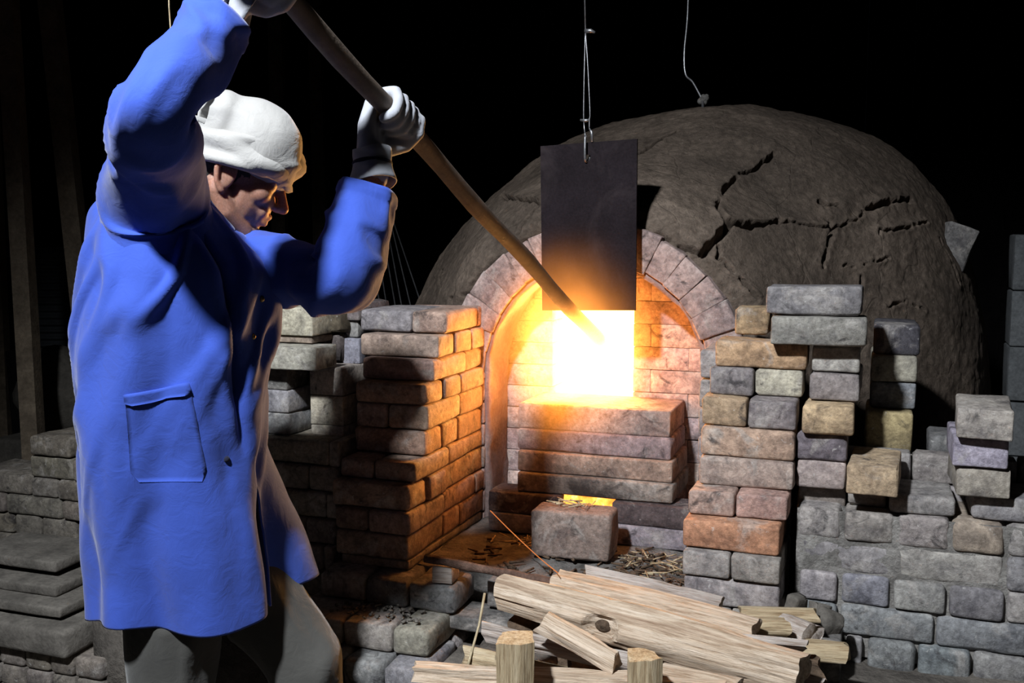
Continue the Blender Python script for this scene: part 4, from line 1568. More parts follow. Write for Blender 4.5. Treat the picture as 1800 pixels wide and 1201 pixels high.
# stepped flat boards in front
for i, (u0, u1, t, vv, th, dp) in enumerate(((-60, 150, 3.05, 968, 0.03, 0.22), (-60, 150, 2.98, 1010, 0.03, 0.25), (-60, 160, 2.90, 1045, 0.03, 0.3))):
    a, b_ = P(u0, vv, t), P(u1, vv + 4, t)
    o = brick(None, a.x, b_.x, a.y, a.y + dp, a.z - th, a.z, (1, 1, 1), 0.008, 0.02, 'flat_board', m=M['stone'])
    tag(o, ['rear weathered board of the stepped boards left of the coat', 'middle weathered board of the stepped boards left of the coat', 'front weathered board lying on the thick stone slab'][i], 'board')
a, b_ = P(-60, 1085, 2.84), P(172, 1096, 2.84)
sl = brick(None, a.x, b_.x, a.y, a.y + 0.45, a.z - 0.075, a.z, (1, 1, 1), 0.014, 0.0, 'stone_slab', m=M['stone'], amp=0.004)
tag(sl, 'thick worn grey stone slab at the lower left beside the coat hem', 'stone slab')
zb = a.z - 0.077
for i, (u0, u1) in enumerate(((-60, 0), (1, 60), (62, 122), (124, 176), (178, 240))):
    for k in range(3):
        xa, xb = P(u0, 1165, 2.86).x, P(u1, 1165, 2.86).x
        z1 = zb - k * 0.062
        z0 = max(z1 - 0.061, 0.004)
        if z1 - z0 > 0.01:
            brick(lw, xa + 0.001, xb - 0.001, a.y + 0.03, a.y + 0.25, z0, z1, (0.2, 0.18, 0.16), 0.012)
# round stones behind
c = P(100, 690, 4.3)
r_ = 0.20
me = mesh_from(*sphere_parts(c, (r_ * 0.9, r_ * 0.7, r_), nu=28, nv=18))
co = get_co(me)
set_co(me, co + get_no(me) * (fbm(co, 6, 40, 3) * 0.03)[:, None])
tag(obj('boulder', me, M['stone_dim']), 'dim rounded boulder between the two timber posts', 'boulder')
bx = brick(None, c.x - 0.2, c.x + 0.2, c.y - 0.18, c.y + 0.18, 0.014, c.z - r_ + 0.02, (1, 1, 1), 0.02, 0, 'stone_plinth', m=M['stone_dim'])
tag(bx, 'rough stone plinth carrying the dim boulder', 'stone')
# posts
def post(ub, vb, ut, vt, tb, tt, w, label):
    a, b = P(ub, vb, tb), P(ut, vt, tt)
    d = (b - a)
    k0, k1 = (0.0 - a.z) / d.z, (4.19 - a.z) / d.z
    p0, p1 = a + d * k0, a + d * k1
    s = nseed()
    pr = [(-w / 2, -w / 2), (w / 2, -w / 2), (w / 2, w / 2), (-w / 2, w / 2)]
    vs, fs = [], []
    for i in range(9):
        p = p0.lerp(p1, i / 8)
        for (x_, y_) in pr:
            vs.append(p + RV * (x_ + rnd.uniform(-0.002, 0.002)) + FH * y_)
    for i in range(8):
        for j in range(4):
            j2 = (j + 1) % 4
            fs.append((i * 4 + j, i * 4 + j2, (i + 1) * 4 + j2, (i + 1) * 4 + j))
    fs += [(3, 2, 1, 0), (32, 33, 34, 35)]
    return tag(obj('timber_post', mesh_from(vs, fs, smooth=False), M['post']), label, 'post')


post(58, 760, 13, 0, 3.85, 3.85, 0.066, 'leftmost rough timber post rising to the roof')
post(140, 480, 88, 0, 4.05, 4.05, 0.072, 'leaning timber post just left of the blue coat')
post(5, 700, -12, 300, 4.6, 4.6, 0.06, 'thin far timber post at the very left edge')
post(490, 300, 485, 0, 6.0, 6.0, 0.08, 'barely visible dark post behind the headscarf')
post(560, 300, 552, 0, 6.4, 6.4, 0.08, 'barely visible dark post between headscarf and glove')
# corrugated sheet
nx, nzs = 30, 70
c0, c1 = P(-120, 435, 4.7), P(300, 425, 4.7)
zlo = P(0, 612, 4.7).z
vs, fs = [], []
for j in range(nzs + 1):
    for i in range(nx + 1):
        p = c0.lerp(c1, i / nx)
        z_ = zlo + (c0.z - zlo) * j / nzs
        vs.append(Vector((p.x, p.y, z_)) - FH * (0.012 * math.sin(j / nzs * 2 * math.pi * 14)))
for j in range(nzs):
    for i in range(nx):
        a = j * (nx + 1) + i
        fs.append((a, a + 1, a + nx + 2, a + nx + 1))
me = mesh_from(vs, fs)
co = get_co(me)
vs2 = [tuple(x) for x in co] + [tuple(x + np.array(FH) * 0.003) for x in co]
fs2 = list(fs) + [tuple(reversed([k + len(co) for k in f])) for f in fs]
tag(obj('corrugated_sheet', mesh_from(vs2, fs2), M['tin']), 'dark corrugated tin sheet behind the left posts', 'tin sheet')
shp = P(90, 612, 4.72)
rail = box_np(c0.x - 0.0, c1.x, min(c0.y, c1.y) - 0.02, max(c0.y, c1.y) + 0.08, 0.002, zlo - 0.002)
tag(obj('low_plinth', mesh_from(*rail, smooth=False), M['darkwall']), kind='structure')

# bundle of iron rods leaning left of the kiln
rr = random.Random(3)
for i, (ub, vb, ut, vt) in enumerate(((664, 516, 651, 448), (676, 514, 662, 425), (690, 510, 672, 405), (700, 505, 680, 395), (712, 497, 686, 388), (722, 480, 690, 385), (655, 517, 645, 455))):
    a, b = P(ub, vb, 4.95), P(ut, vt, 5.05)
    d = (b - a).normalized()
    a2 = a - d * ((a.z - 0.01) / d.z)
    o = obj('iron_rod', mesh_from(*tube([a2, b], 0.0035, 6)), M['wire'])
    tag(o, 'thin grey iron rod in the bundle leaning left of the kiln', 'iron rod', 'iron rods leaning left of the kiln')
# hanging cord above the stoker's arm
tag(obj('hanging_cord', mesh_from(*tube([P(294, -330, 2.3), P(297, 10, 2.3), P(301, 70, 2.3), P(303, 100, 2.3)], 0.0018, 6)), M['straw']), 'thin pale cord hanging behind the raised sleeve', 'cord')

# right background blocks
bl = empty('block_wall', (0.55, 3.9, 0.37), 'pale concrete block wall behind the right side of the dome', 'block wall')
BY2 = 3.75
zt = zof(1760, 412, BY2)
zz, k = zt, 0
while zz > 0.40:
    xx = 0.44 - (0.2 if k % 2 else 0)
    while xx < 2.0:
        a, b_ = max(xx, 0.44), min(xx + 0.39, 2.0)
        if b_ - a > 0.04:
            brick(bl, a, b_ - 0.003, BY2, BY2 + 0.15, max(zz - 0.188, 0.385), zz - 0.002, (1, 1, 1), 0.005, 0, 'block', m=M['block'])
        xx += 0.39
    zz -= 0.19
    k += 1
for i in range(4):
    c = onY(1655 + i * 42, 395, BY2 + 0.1)
    if c.x > 0.46:
        o = brick(None, c.x - 0.035, c.x + 0.035, BY2 + 0.03, BY2 + 0.12, zt + 0.001, zt + 0.075, (0.09, 0.09, 0.095), 0.006)
        tag(o, ['', 'dark brick standing on the block wall nearest the dome', 'second dark brick from the dome on the block wall', 'dark brick farthest right on the block wall'][i], 'brick')
kb = ray_kiln(1674, 432)
o = brick(kiln, kb.x - 0.05, kb.x + 0.05, kb.y - 0.03, kb.y + 0.10, kb.z - 0.075, kb.z + 0.07, (0.17, 0.165, 0.165), 0.006, 0.3)
o.rotation_euler = (0, 0.35, 0.2)

# ------------------------------------------------------------------ the stoker
POLE_A, POLE_B = P(690, 199, 1.93), P(1066, 613, 3.06)
POLE_D = (POLE_B - POLE_A).normalized()
tail = POLE_A + (POLE_B - POLE_A) * -0.44
pole_pts = [tail.lerp(POLE_B, k / 24) + Vector((0, 0, 0.004 * math.sin(k * 0.9))) for k in range(25)]
hr, hnt, hb = nodemat('poker_iron_bloom')
hv_ = objvec(hnt, rand=False)
hc_ = ramp(hnt, noise(hnt, 20, 6, 0.6, hv_), [(0.32, (0.095, 0.07, 0.052)), (0.68, (0.17, 0.125, 0.095))])
hnt.links.new(hc_, hb.inputs['Base Color'])
hb.inputs['Roughness'].default_value = 0.75
bump(hnt, hb, noise(hnt, 140, 4, 0.6, hv_), 0.4, 0.003)
geo = N(hnt, 'ShaderNodeNewGeometry')
dst = N(hnt, 'ShaderNodeVectorMath', operation='DISTANCE')
hnt.links.new(geo.outputs['Position'], dst.inputs[0])
dst.inputs[1].default_value = POLE_B
hot = ramp(hnt, dst.outputs['Value'], [(0.0, (3.0, 2.0, 0.9)), (0.10, (1.2, 0.55, 0.12)), (0.22, (0.30, 0.09, 0.01)), (0.42, (0, 0, 0))])  # emission towards the tip imitates the fire's bloom over the pole
hnt.links.new(hot, hb.inputs['Emission Color'])
hb.inputs['Emission Strength'].default_value = 1.0
M['bloom_rod'] = hr
pole = obj('poker_pole', mesh_from(*tube(pole_pts, [0.0195 + 0.0008 * math.sin(k * 1.7) for k in range(25)], 14)), M['bloom_rod'])
tag(pole, 'long brown poker pole held in both gloves and pushed into the fire', 'poker')

FXr, FXt = 0.927, 0.375


def B_(c, fx, n, z):
    """body frame: centre (r,t), forward fx, towards-camera side n, height z"""
    return G(c[0] + FXr * fx + FXt * n, c[1] + FXt * fx - FXr * n, z)


person = empty('person', G(-0.62, 1.93, 0.0), 'person in blue coat and white headscarf raising a pole towards the fire', 'person')

# head frame
HY, HP = math.radians(10), math.radians(25)
HK = 0.95
HC = P(413, 304, 1.97)
h0 = RV * math.cos(HY) + FH * math.sin(HY)
HR = RV * math.sin(HY) - FH * math.cos(HY)
HF = h0 * math.cos(HP) - Vector((0, 0, math.sin(HP)))
HU = Vector((0, 0, math.cos(HP))) + h0 * math.sin(HP)


def H(f, r, u):
    return HC + (HF * f + HR * r + HU * u) * HK


def Hs(f, r, u, rad):
    rad = rad * HK if isinstance(rad, (int, float)) else tuple(x * HK for x in rad)
    return sphere_parts(H(f, r, u), rad, (HF, HR, HU), 18, 12)


parts = []
parts.append(Hs(-0.003, 0, 0.028, (0.094, 0.073, 0.086)))
parts.append(Hs(0.028, 0, -0.03, (0.066, 0.060, 0.083)))
parts.append(Hs(0.030, 0, 0.015, (0.066, 0.064, 0.055)))
for s in (-1, 1):
    parts += chain([H(-0.012, s * 0.056, -0.045), H(0.02, s * 0.05, -0.078), H(0.066, s * 0.018, -0.103)], [0.022, 0.021, 0.018])
    parts += chain([H(0.080, s * 0.040, 0.020), H(0.092, s * 0.014, 0.022)], [0.012, 0.012])
    parts.append(Hs(0.064, s * 0.040, -0.016, (0.026, 0.024, 0.024)))
    parts.append(Hs(0.076, s * 0.031, 0.002, (0.016, 0.019, 0.015)))
    parts.append(Hs(0.078, s * 0.020, -0.028, (0.021, 0.020, 0.024)))
    parts.append(Hs(0.083, s * 0.020, -0.048, (0.015, 0.018, 0.018)))
    parts.append(Hs(0.104, s * 0.012, -0.031, (0.011, 0.008, 0.008)))
    # ear: rim and lobe
    parts.append(Hs(-0.004, s * 0.077, -0.010, (0.019, 0.008, 0.032)))
    parts += chain([H(0.000, s * 0.084, 0.022), H(-0.020, s * 0.090, 0.018), H(-0.026, s * 0.091, -0.006), H(-0.016, s * 0.088, -0.032), H(-0.002, s * 0.082, -0.044)],
                   [0.0055, 0.006, 0.006, 0.0055, 0.0065])
parts.append(Hs(0.074, 0, -0.098, (0.021, 0.022, 0.020)))
parts += chain([H(0.094, 0, 0.014), H(0.106, 0, -0.006), H(0.119, 0, -0.027)], [0.009, 0.010, 0.0115])
parts.append(Hs(0.105, 0, -0.034, (0.013, 0.008, 0.007)))
parts.append(Hs(0.073, 0, -0.060, (0.024, 0.032, 0.028)))
parts += chain([H(0.086, -0.020, -0.060), H(0.0985, 0, -0.055), H(0.086, 0.020, -0.060)], [0.005, 0.0075, 0.005])
parts += chain([H(0.084, -0.017, -0.071), H(0.0955, 0, -0.0705), H(0.084, 0.017, -0.071)], [0.005, 0.0075, 0.005])
NB = P(340, 392, 1.95)
parts += chain([H(-0.030, 0, -0.03), H(-0.040, 0, -0.09), NB], [0.058, 0.056, 0.062])
# torso
CH = (-0.665, 1.935)
parts += chain([NB, B_(CH, 0.0, 0, 1.33)], [0.065, 0.11])
for n in (-0.075, 0, 0.075):
    parts += chain([B_(CH, 0, n, 1.31), B_((-0.675, 1.94), 0.0, n * 0.8, 1.10), B_((-0.68, 1.95), 0, n, 0.90)], [0.095, 0.09, 0.10])
# arms
SH_R, EL_R, WR_R = P(275, 352, 1.80), P(279, 194, 1.49), P(404, 12, 1.60)
SH_L, EL_L, WR_L = P(426, 470, 2.01), P(602, 492, 1.88), P(655, 308, 1.915)


def pole_at(u):
    best, bd = None, 1e9
    for k in range(400):
        p = tail.lerp(POLE_B, k / 399)
        q = p - CAM
        uu = 900 + FPX * q.dot(RV) / q.dot(FV)
        if abs(uu - u) < bd:
            best, bd = p, abs(uu - u)
    return best


HC_R, HC_L = pole_at(462), pole_at(692)
parts += chain([B_(CH, 0.0, 0.10, 1.35), SH_R, EL_R, WR_R], [0.07, 0.055, 0.042, 0.029])
parts += chain([B_(CH, 0.02, -0.10, 1.32), SH_L, EL_L, WR_L], [0.07, 0.052, 0.042, 0.029])


def fist(C, W, thumb, grow=0.0, cuff=True):
    p = POLE_D
    e2 = (W - C)
    e2 = (e2 - p * e2.dot(p)).normalized()
    e1 = p.cross(e2).normalized()
    if e1.dot(-FH + Vector((0, 0, 0.6)) - RV * 0.5) < 0:
        e1 = -e1
    out = []
    R = 0.0295
    for i, (off, end, rr) in enumerate(((0.034, 250, 0.0088), (0.0115, 272, 0.0098), (-0.0115, 278, 0.0100), (-0.034, 262, 0.0095))):
        if thumb < 0:
            off = -off
        arc, rad = [], []
        for k in range(12):
            a = math.radians(-5 + (end + 5) * k / 11)
            bumpy = 0.004 if k in (1, 5, 9) else 0.0
            arc.append(C + p * off + (e1 * math.cos(a) - e2 * math.sin(a)) * (R + bumpy * 0.6))
            rad.append(rr + grow + (0.001 if k in (1, 5) else 0) - 0.0012 * k / 11)
        out += chain(arc, rad, 0.5)
        out += chain([C + p * off + e1 * 0.0315, C + p * off * 0.85 + e1 * 0.028 + e2 * 0.045, C + p * off * 0.5 + e1 * 0.014 + e2 * 0.088],
                     [0.0125 + grow, 0.0145 + grow, 0.018 + grow], 0.5)
    s = 1 if thumb > 0 else -1
    out += chain([C + e2 * 0.06 + e1 * 0.012 - p * s * 0.030, C + e2 * 0.036 - e1 * 0.014 - p * s * 0.048, C + e2 * 0.008 - e1 * 0.031 - p * s * 0.050,
                  C - e2 * 0.018 - e1 * 0.028 - p * s * 0.046], [0.0155 + grow, 0.0135 + grow, 0.011 + grow, 0.0092 + grow], 0.4)
    base = C + e1 * 0.012 + e2 * 0.09
    out += chain([base, W], [0.026 + grow, 0.029 + grow], 0.4)
    return out, base, e1, e2


fr, base_r, _, _ = fist(HC_R, WR_R, -1)
fl, base_l, e1l, e2l = fist(HC_L, WR_L, -1)
parts += fr + fl
# legs
HIP_R, KN_R, AN_R = B_((-0.67, 1.955), -0.01, 0.060, 0.84), G(-0.672, 1.895, 0.45), G(-0.71, 1.90, 0.09)
HIP_L, KN_L, AN_L = B_((-0.67, 1.955), 0.01, -0.070, 0.84), G(-0.435, 2.00, 0.46), G(-0.42, 2.02, 0.09)
toe_r, toe_l = Vector(AN_R) + RV * 0.13 - FH * 0.01, Vector(AN_L) + RV * 0.10 - FH * 0.08
for hp, kn, an, toe in ((HIP_R, KN_R, AN_R, toe_r), (HIP_L, KN_L, AN_L, toe_l)):
    parts += chain([hp, kn, an], [0.085, 0.058, 0.042])
    parts += chain([an, Vector((an.x, an.y, 0.05)), Vector((toe.x, toe.y, 0.04))], [0.042, 0.04, 0.032])
body_me = voxel_union(parts, 0.0031, 5, 0.45)
obj('body', body_me, M['skin'], person)

# hair under the towel, with a short sideburn and nape
hp = [Hs(-0.008, 0, 0.033, (0.096, 0.0775, 0.087))]
hp += [Hs(-0.048, 0, -0.022, (0.050, 0.060, 0.048))]
hair_me = voxel_union(hp, 0.004, 3)
co = get_co(hair_me)
set_co(hair_me, co + get_no(hair_me) * (vnoise(co, 160, 4) * 0.0022)[:, None])
obj('hair', hair_me, M['hair'], person)
for s in (-1, 1):
    obj('eyebrow', mesh_from(*tube(bez([H(0.082, s * 0.044, 0.023), H(0.0955, s * 0.030, 0.030), H(0.1015, s * 0.013, 0.026)], 8), [0.002, 0.003, 0.0035, 0.0035, 0.0035, 0.0035, 0.003, 0.003, 0.002], 6)),
        M['hair'], person)

# ---- towel: an open hood over a twisted band
def ring_loft(secs, n=56, cap_end=True):
    vs, fs = [], []
    for (c, Vv, Lv) in secs:
        for j in range(n):
            a = 2 * math.pi * j / n
            vs.append(c + Vv * math.cos(a) + Lv * math.sin(a))
    for i in range(len(secs) - 1):
        for j in range(n):
            j2 = (j + 1) % n
            fs.append((i * n + j, i * n + j2, (i + 1) * n + j2, (i + 1) * n + j))
    if cap_end:
        fs.append(tuple((len(secs) - 1) * n + j for j in range(n)))
    return vs, fs


def interp_secs(secs, n):
    out = []
    cs = bez([s[0] for s in secs], n)
    vv = bez([s[1] for s in secs], n)
    ll = bez([s[2] for s in secs], n)
    return list(zip(cs, vv, ll))


VV = RV * 0.45 + Vector((0, 0, 0.89))
secs = []
for (u, v, t, rv, rl, lr, lt) in ((359, 208, 1.93, 0.050, 0.050, -0.5, 0.87), (376, 220, 1.94, 0.064, 0.068, -0.45, 0.89), (396, 233, 1.95, 0.069, 0.070, -0.42, 0.9),
                                  (432, 249, 1.965, 0.079, 0.090, -0.36, 0.93), (468, 266, 1.975, 0.076, 0.090, -0.34, 0.94),
                                  (497, 284, 1.985, 0.060, 0.072, -0.34, 0.94), (512, 296, 1.99, 0.040, 0.05, -0.34, 0.94), (521, 303, 1.992, 0.006, 0.008, -0.34, 0.94)):
    secs.append((P(u, v, t), VV * rv, (RV * lr + FH * lt) * rl))
hv, hf = ring_loft(interp_secs(secs, 48), 72)
hv = np.array([tuple(v) for v in hv])
cen = np.array(HC)
dirv = hv - cen
dirv /= np.linalg.norm(dirv, axis=1)[:, None]
# soft folds running from the opening to the brow
q = np.stack([(hv - cen) @ np.array(HF) * 5 + (hv - cen) @ np.array(HU) * 6, (hv - cen) @ np.array(HU) * 22 - (hv - cen) @ np.array(HF) * 8, (hv - cen) @ np.array(HR) * 3], 1)
hv = hv + dirv * ((1 - np.abs(vnoise(q, 1.0, 12))) ** 3 * 0.009 + vnoise(hv, 30, 5) * 0.0015)[:, None]
nb, ncs = 110, 26
bv, bf = [], []
for i in range(nb):
    ph = 2 * math.pi * i / nb
    cF, cR = math.cos(ph), math.sin(ph)
    cen_ = H(0.106 * cF - 0.004, 0.088 * cR, 0.041 + 0.012 * cF + 0.006 * math.sin(2 * ph))
    outv = (HF * cF * 0.088 + HR * cR * 0.106).normalized()
    for j in range(ncs):
        a = 2 * math.pi * j / ncs
        tw = 0.0055 * math.sin(3 * a + 3.0 * ph) + 0.003 * math.sin(5 * a - 4 * ph + 1)
        half = 0.034 + 0.004 * math.sin(ph * 2 + 1.0)
        bv.append(cen_ + HU * (math.sin(a) * half) + outv * (math.cos(a) * 0.013 + 0.004 + tw))
for i in range(nb):
    i2 = (i + 1) % nb
    for j in range(ncs):
        j2 = (j + 1) % ncs
        bf.append((i * ncs + j, i2 * ncs + j, i2 * ncs + j2, i * ncs + j2))
tv, tf = join_np([(hv, hf), (bv, bf)])
towel = obj('headscarf', mesh_from(tv, tf), M['towel'], person, label='white terry towel wrapped and twisted round the head')
md = towel.modifiers.new('thick', 'SOLIDIFY')
md.thickness = 0.004
md.offset = -1

# ---- coat body
SEC = [  # Z, cr, ct, a, b, near edge deg, far edge deg, far stretch
    (1.470, -0.672, 1.950, 0.030, 0.045, 0, -6, 0.0),
    (1.445, -0.684, 1.945, 0.060, 0.100, 0, -6, 0.0),
    (1.405, -0.688, 1.940, 0.098, 0.158, 0, -6, 0.0),
    (1.350, -0.668, 1.935, 0.133, 0.185, 0, -6, 0.0),
    (1.290, -0.644, 1.930, 0.158, 0.192, 0, -6, 0.02),
    (1.236, -0.646, 1.930, 0.166, 0.192, 2, -6, 0.03),
    (1.148, -0.656, 1.930, 0.172, 0.188, 14, -7, 0.04),
    (1.047, -0.667, 1.935, 0.174, 0.184, 36, -8, 0.02),
    (0.980, -0.672, 1.940, 0.174, 0.183, 36, -8, 0.03),
    (0.920, -0.676, 1.945, 0.174, 0.182, 43, -8, 0.06),
    (0.800, -0.672, 1.955, 0.180, 0.180, 38, -9, 0.17),
    (0.700, -0.664, 1.965, 0.184, 0.180, 40, -9, 0.29),
    (0.618, -0.660, 1.968, 0.187, 0.180, 43, -9, 0.36),
]
SECa = np.array(SEC)


def sec_at(Z):
    zs_ = SECa[::-1, 0]
    return [float(np.interp(Z, zs_, SECa[::-1, k])) for k in range(1, 8)]


NT, NZ = 220, 190
zsamp = np.linspace(1.475, 0.618, NZ + 1)
# smooth the interpolated section table
tab = np.array([sec_at(Z) for Z in zsamp])
ker = np.hanning(15)
ker /= ker.sum()
for k in range(7):
    pad = np.pad(tab[:, k], 7, mode='edge')
    tab[:, k] = np.convolve(pad, ker, 'valid')
cv = []
for i, Z in enumerate(zsamp):
    cr, ct, a, b, dn, df, st = tab[i]
    th0, th1 = math.radians(dn), math.radians(360 + df if df > 0 else 360 - abs(df)) + math.radians(0)
    dfar = float(np.interp(Z, [1.0, 1.047, 1.148, 1.236], [38, 38, 18, 2]))
    th1 = math.radians(360 + dfar)
    th = np.linspace(th0, th1, NT + 1)
    ex = 2 / 2.35
    cs = np.cos(th) * (np.cos(th) ** 2 + 0.03) ** ((ex - 1) / 2)
    sn = np.sin(th) * (np.sin(th) ** 2 + 0.03) ** ((ex - 1) / 2)
    w = np.clip((th - math.radians(265)) / math.radians(85), 0, 1)
    w = w * w * (3 - 2 * w)
    w2 = np.clip((th - math.radians(350)) / math.radians(45), 0, 1)
    w2 = w2 * w2 * (3 - 2 * w2)
    fx = a * cs * (1 + st * w * (1 - w2)) * (1 - 0.09 * w2)
    n = b * sn * (1 - 0.09 * w2)
    low = np.clip((1.30 - Z) / 0.68, 0, 1)
    # hanging folds: strong long ones, growing towards the hem
    f = (0.016 * np.sin(th * 5.2 + 0.9 + 0.8 * Z) + 0.010 * np.sin(th * 9.1 - 1.1 + 1.6 * Z)) * low ** 1.3
    qq = np.stack([th * 1.9, np.full_like(th, Z * 2.6), np.zeros_like(th)], 1)
    f += vnoise(qq, 1.6, 41) * 0.012
    # drag folds slanting from the armpit to the back
    qq = np.stack([th * 3.0 + Z * 9.0, np.full_like(th, Z * 3.0) - th * 0.6, np.zeros_like(th)], 1)
    f += np.exp(-(vnoise(qq, 1.0, 43) * 2.8) ** 2) * 0.015 * np.clip((Z - 0.70) / 0.5, 0, 1)
    # deep side fold seen from under the sleeve to the pocket corner
    thf = math.radians(72) + (1.35 - Z) * math.radians(-52)
    f += -0.026 * np.exp(-((th - thf) / 0.05) ** 2) * np.clip((1.42 - Z) / 0.1, 0, 1) * np.clip((Z - 0.93) / 0.2, 0, 1)
    f += 0.012 * np.exp(-((th - thf - 0.14) / 0.10) ** 2) * np.clip((1.42 - Z) / 0.1, 0, 1) * np.clip((Z - 0.93) / 0.2, 0, 1)
    qq = np.stack([th * 4, np.full_like(th, Z * 8.3), np.zeros_like(th)], 1)
    f += fbm(qq, 1.0, 47, 2) * 0.0032
    ln = np.sqrt(fx ** 2 + n ** 2) + 1e-6
    fx2, n2 = fx * (1 + f / ln), n * (1 + f / ln)
    zz = Z + 0.012 * np.sin(th * 3.1 + 0.5) * low ** 4
    R_ = cr + FXr * fx2 + FXt * n2
    T_ = ct + FXt * fx2 - FXr * n2
    cv.append(np.stack([RV.x * R_ + FH.x * T_, RV.y * R_ + FH.y * T_, zz], 1))
cv = np.vstack(cv)
idx = np.arange(len(cv)).reshape(NZ + 1, NT + 1)
cq = np.stack([idx[:-1, :-1], idx[1:, :-1], idx[1:, 1:], idx[:-1, 1:]], -1).reshape(-1, 4)


def sleeve(path, rads, seed, twist=0.0, n=48, m=90, rip=0.0042):
    cs = bez(path, m)
    rr = np.interp(np.linspace(0, len(rads) - 1, m + 1), range(len(rads)), rads)
    vs, fs = tube(cs, list(rr), n, cap=False)
    vs = np.array([tuple(v) for v in vs])
    cc = np.repeat(np.array([tuple(c) for c in cs]), n, 0)
    d = vs - cc
    d /= np.linalg.norm(d, axis=1)[:, None]
    s_ = np.repeat(np.arange(m + 1) / m, n)
    a_ = np.tile(np.arange(n) / n * 2 * math.pi, m + 1)
    qn = np.stack([s_ * 13 + 0.9 * np.sin(a_), np.cos(a_) * 1.1, np.sin(a_) * 1.1], 1)
    wv = np.exp(-(vnoise(qn, 1.0, seed) * 2.6) ** 2) * rip * 2.2 + fbm(qn, 0.45, seed + 3, 2) * rip * 1.6
    # bunching at the elbow
    wv += 0.0035 * np.sin(s_ * 47) * np.exp(-((s_ - 0.55) / 0.08) ** 2)
    vs = vs + d * wv[:, None]
    # turned hem
    hem = (s_ > 0.965)
    vs[hem] += d[hem] * 0.003
    return vs, fs


sR = sleeve([B_(CH, 0.0, -0.02, 1.25), B_(CH, -0.008, 0.085, 1.325), SH_R.lerp(EL_R, 0.05), SH_R.lerp(EL_R, 0.55), EL_R - RV * 0.006, EL_R.lerp(WR_R, 0.45), EL_R.lerp(WR_R, 0.84)],
            [0.060, 0.096, 0.086, 0.064, 0.052, 0.053, 0.048], 61)
sL = sleeve([B_(CH, 0.05, -0.09, 1.24), SH_L.lerp(B_(CH, 0.05, -0.1, 1.25), 0.3), SH_L.lerp(EL_L, 0.25), SH_L.lerp(EL_L, 0.65), EL_L, EL_L.lerp(WR_L, 0.45), EL_L.lerp(WR_L, 0.86)],
            [0.085, 0.080, 0.068, 0.062, 0.060, 0.057, 0.048], 67)
tv, tf = join_np([(cv, cq), sR, sL])
coat = obj('coat', mesh_from(tv, tf), M['coat'], person, label='long cobalt blue cotton work coat, open at the front below the waist')
md = coat.modifiers.new('thick', 'SOLIDIFY')
md.thickness = 0.0045
md.offset = -1
from mathutils.bvhtree import BVHTree
bvh = BVHTree.FromPolygons([tuple(v) for v in cv], [tuple(int(i) for i in f) for f in cq])


def on_coat(u, v, off):
    d = ray(u, v).normalized()
    hit = bvh.ray_cast(CAM, d)
    if hit[0] is None:
        return None
    nn = hit[1]
    if nn.dot(d) > 0:
        nn = -nn
    return hit[0] + nn * off


def patch(name, poly, off, parent, m, nx=16, ny=18):
    """poly: four pixel corners tl,tr,br,bl, laid on the coat with thickness"""
    tl, tr, br, bl = [Vector((*p, 0)) for p in poly]
    fr_, bk_ = [], []
    for j in range(ny + 1):
        for i in range(nx + 1):
            s, t = i / nx, j / ny
            # clipped lower corners
            cut = max(0, (t - 0.9) / 0.1) * 0.09
            s2 = min(max(s, cut), 1 - cut)
            p = tl.lerp(tr, s2).lerp(bl.lerp(br, s2), t)
            a, b_ = on_coat(p.x, p.y, off), on_coat(p.x, p.y, 0.0)
            if a is None:
                return None
            fr_.append(a)
            bk_.append(b_)
    n0 = len(fr_)
    W_ = nx + 1
    fs = []
    for j in range(ny):
        for i in range(nx):
            a = j * W_ + i
            fs.append((a, a + W_, a + W_ + 1, a + 1))
    ed = [j * W_ for j in range(ny + 1)], [j * W_ + nx for j in range(ny + 1)], list(range(W_)), [ny * W_ + i for i in range(W_)]
    for line in ed:
        for a, b_ in zip(line[:-1], line[1:]):
            fs.append((a, b_, b_ + n0, a + n0))
    return obj(name, mesh_from(fr_ + bk_, fs), m, parent)


pocket = patch('pocket', ((220, 694), (333, 673), (366, 846), (232, 846)), 0.0055, coat, M['coat'])
patch('pocket_hem', ((219, 693), (334, 672), (337, 692), (221, 713)), 0.0095, coat, M['coat'], 14, 4)
for (u, v) in ((464, 526), (449, 592)):
    c = P(u, v, 2.02)
    d = ray(u, v).normalized()
    hit = bvh.ray_cast(CAM, ray(u - 4, v).normalized())
    if hit[0] is not None:
        c = hit[0] - d * 0.006
    obj('button', mesh_from(*sphere_parts(c, (0.006, 0.004, 0.006), None, 12, 8)), M['brass'], coat, label='brass button')
c = on_coat(396, 806, 0.004)
if c is not None:
    obj('button', mesh_from(*sphere_parts(c, (0.006, 0.006, 0.006), None, 12, 8)), M['strap'], coat, label='dark blue button')

# collar: turned-down band around the neck
nape, front = P(312, 306, 1.945), P(392, 428, 1.975)
cc = (nape + front) / 2
Av = nape - cc
Ax = (HC - cc).normalized()
Ax = (Ax - Av.normalized() * Ax.dot(Av.normalized())).normalized()
Bv = Ax.cross(Av.normalized()) * 0.082
colv, colf = [], []
nph = 64
rows = [(1.02, -0.035), (1.0, 0.0), (0.98, 0.020), (1.01, 0.028), (1.08, 0.022), (1.16, 0.000), (1.22, -0.022)]
for i in range(nph + 1):
    ph = math.radians(-155) + math.radians(310) * i / nph
    for (k, h) in rows:
        colv.append(cc + (Av * math.cos(ph) + Bv * math.sin(ph)) * k + Ax * (h + 0.004 * math.sin(ph * 3)))
nr = len(rows)
for i in range(nph):
    for j in range(nr - 1):
        a = i * nr + j
        colf.append((a, a + nr, a + nr + 1, a + 1))
cl = obj('collar', mesh_from(colv, colf), M['coat'], coat)
md = cl.modifiers.new('thick', 'SOLIDIFY')
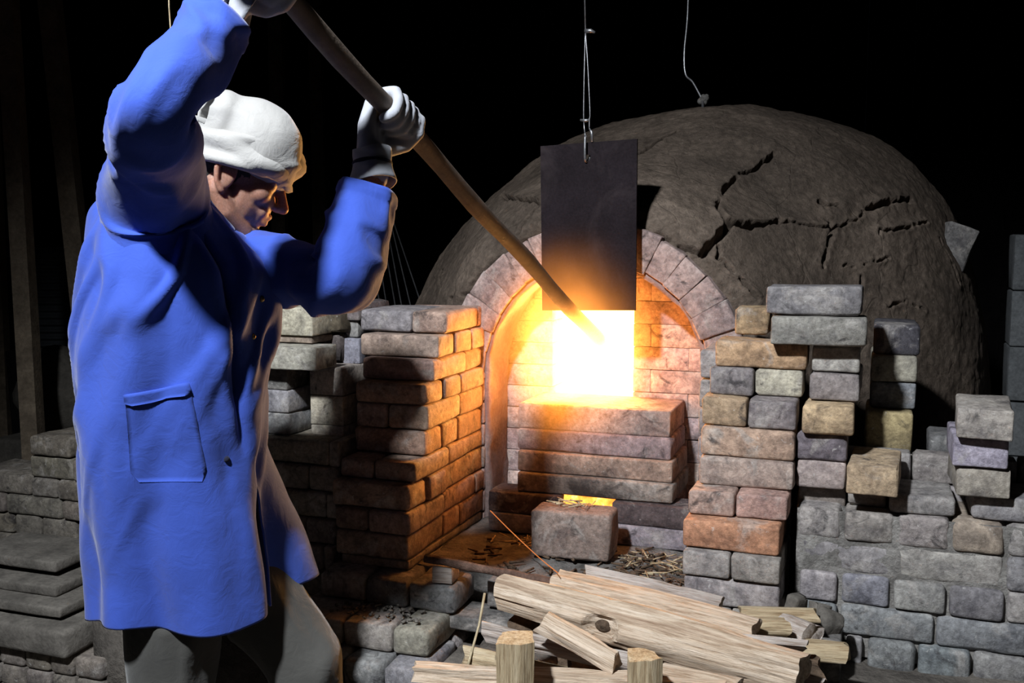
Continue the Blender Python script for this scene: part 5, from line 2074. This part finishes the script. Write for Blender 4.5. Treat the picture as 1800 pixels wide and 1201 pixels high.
md.thickness = 0.004

# trousers
tp = []
for hp, kn, an in ((HIP_R, KN_R, AN_R), (HIP_L, KN_L, AN_L)):
    tp += chain([hp, hp.lerp(kn, 0.5), kn, kn.lerp(an, 0.6), an], [0.085, 0.083, 0.078, 0.080, 0.078], 0.25)
tm = voxel_union(tp, 0.008, 4)
co, no = get_co(tm), get_no(tm)
q = co * np.array([1, 1, 0.45])
f = (1 - np.abs(vnoise(q, 13, 71))) ** 2 * 0.016 + fbm(co, 7, 73, 2) * 0.010
set_co(tm, co + no * f[:, None])
obj('trousers', tm, M['trousers'], person)
for an, toe in ((AN_R, toe_r), (AN_L, toe_l)):
    bp = chain([Vector((an.x, an.y, 0.16)), Vector((an.x, an.y, 0.06)), Vector((toe.x, toe.y, 0.048))], [0.062, 0.055, 0.047], 0.25)
    bm_ = voxel_union(bp, 0.007, 3)
    co = get_co(bm_)
    co[:, 2] = np.maximum(co[:, 2], 0.016)
    set_co(bm_, co)
    obj('boot', bm_, M['leather'], person)

# gloves
for (C, W, th, nm) in ((HC_R, WR_R, -1, 'r'), (HC_L, WR_L, -1, 'l')):
    gp, base, e1, e2 = fist(C, W, th, 0.0028)
    ax = (W - base).normalized()
    gm = voxel_union(gp, 0.0036, 2)
    g = obj('glove', gm, M['glove'], person)
    # flared gauntlet and strap
    ref = ax.cross(Vector((0, 0, 1))).normalized()
    rb = ref.cross(ax)
    prof = [(-0.012, 0.034), (0.0, 0.0345), (0.014, 0.033), (0.03, 0.036), (0.045, 0.041), (0.052, 0.043)]
    vs, fs = [], []
    n = 30
    for (x_, r_) in prof:
        for j in range(n):
            a = 2 * math.pi * j / n
            vs.append(base + ax * (x_ + 0.004 * math.sin(2 * a) + 0.004) + (ref * math.cos(a) + rb * math.sin(a)) * (r_ + 0.0015 * math.sin(5 * a)))
    for i in range(len(prof) - 1):
        for j in range(n):
            fs.append((i * n + j, i * n + (j + 1) % n, (i + 1) * n + (j + 1) % n, (i + 1) * n + j))
    cf = obj('cuff', mesh_from(vs, fs), M['glove'], g)
    md = cf.modifiers.new('thick', 'SOLIDIFY')
    md.thickness = 0.003
    st = [base + ax * 0.019 + (ref * math.cos(2 * math.pi * j / 30) + rb * math.sin(2 * math.pi * j / 30)) * 0.0350 for j in range(31)]
    obj('strap', mesh_from(*tube(st, 0.0042, 8, cap=False)), M['strap'], g)
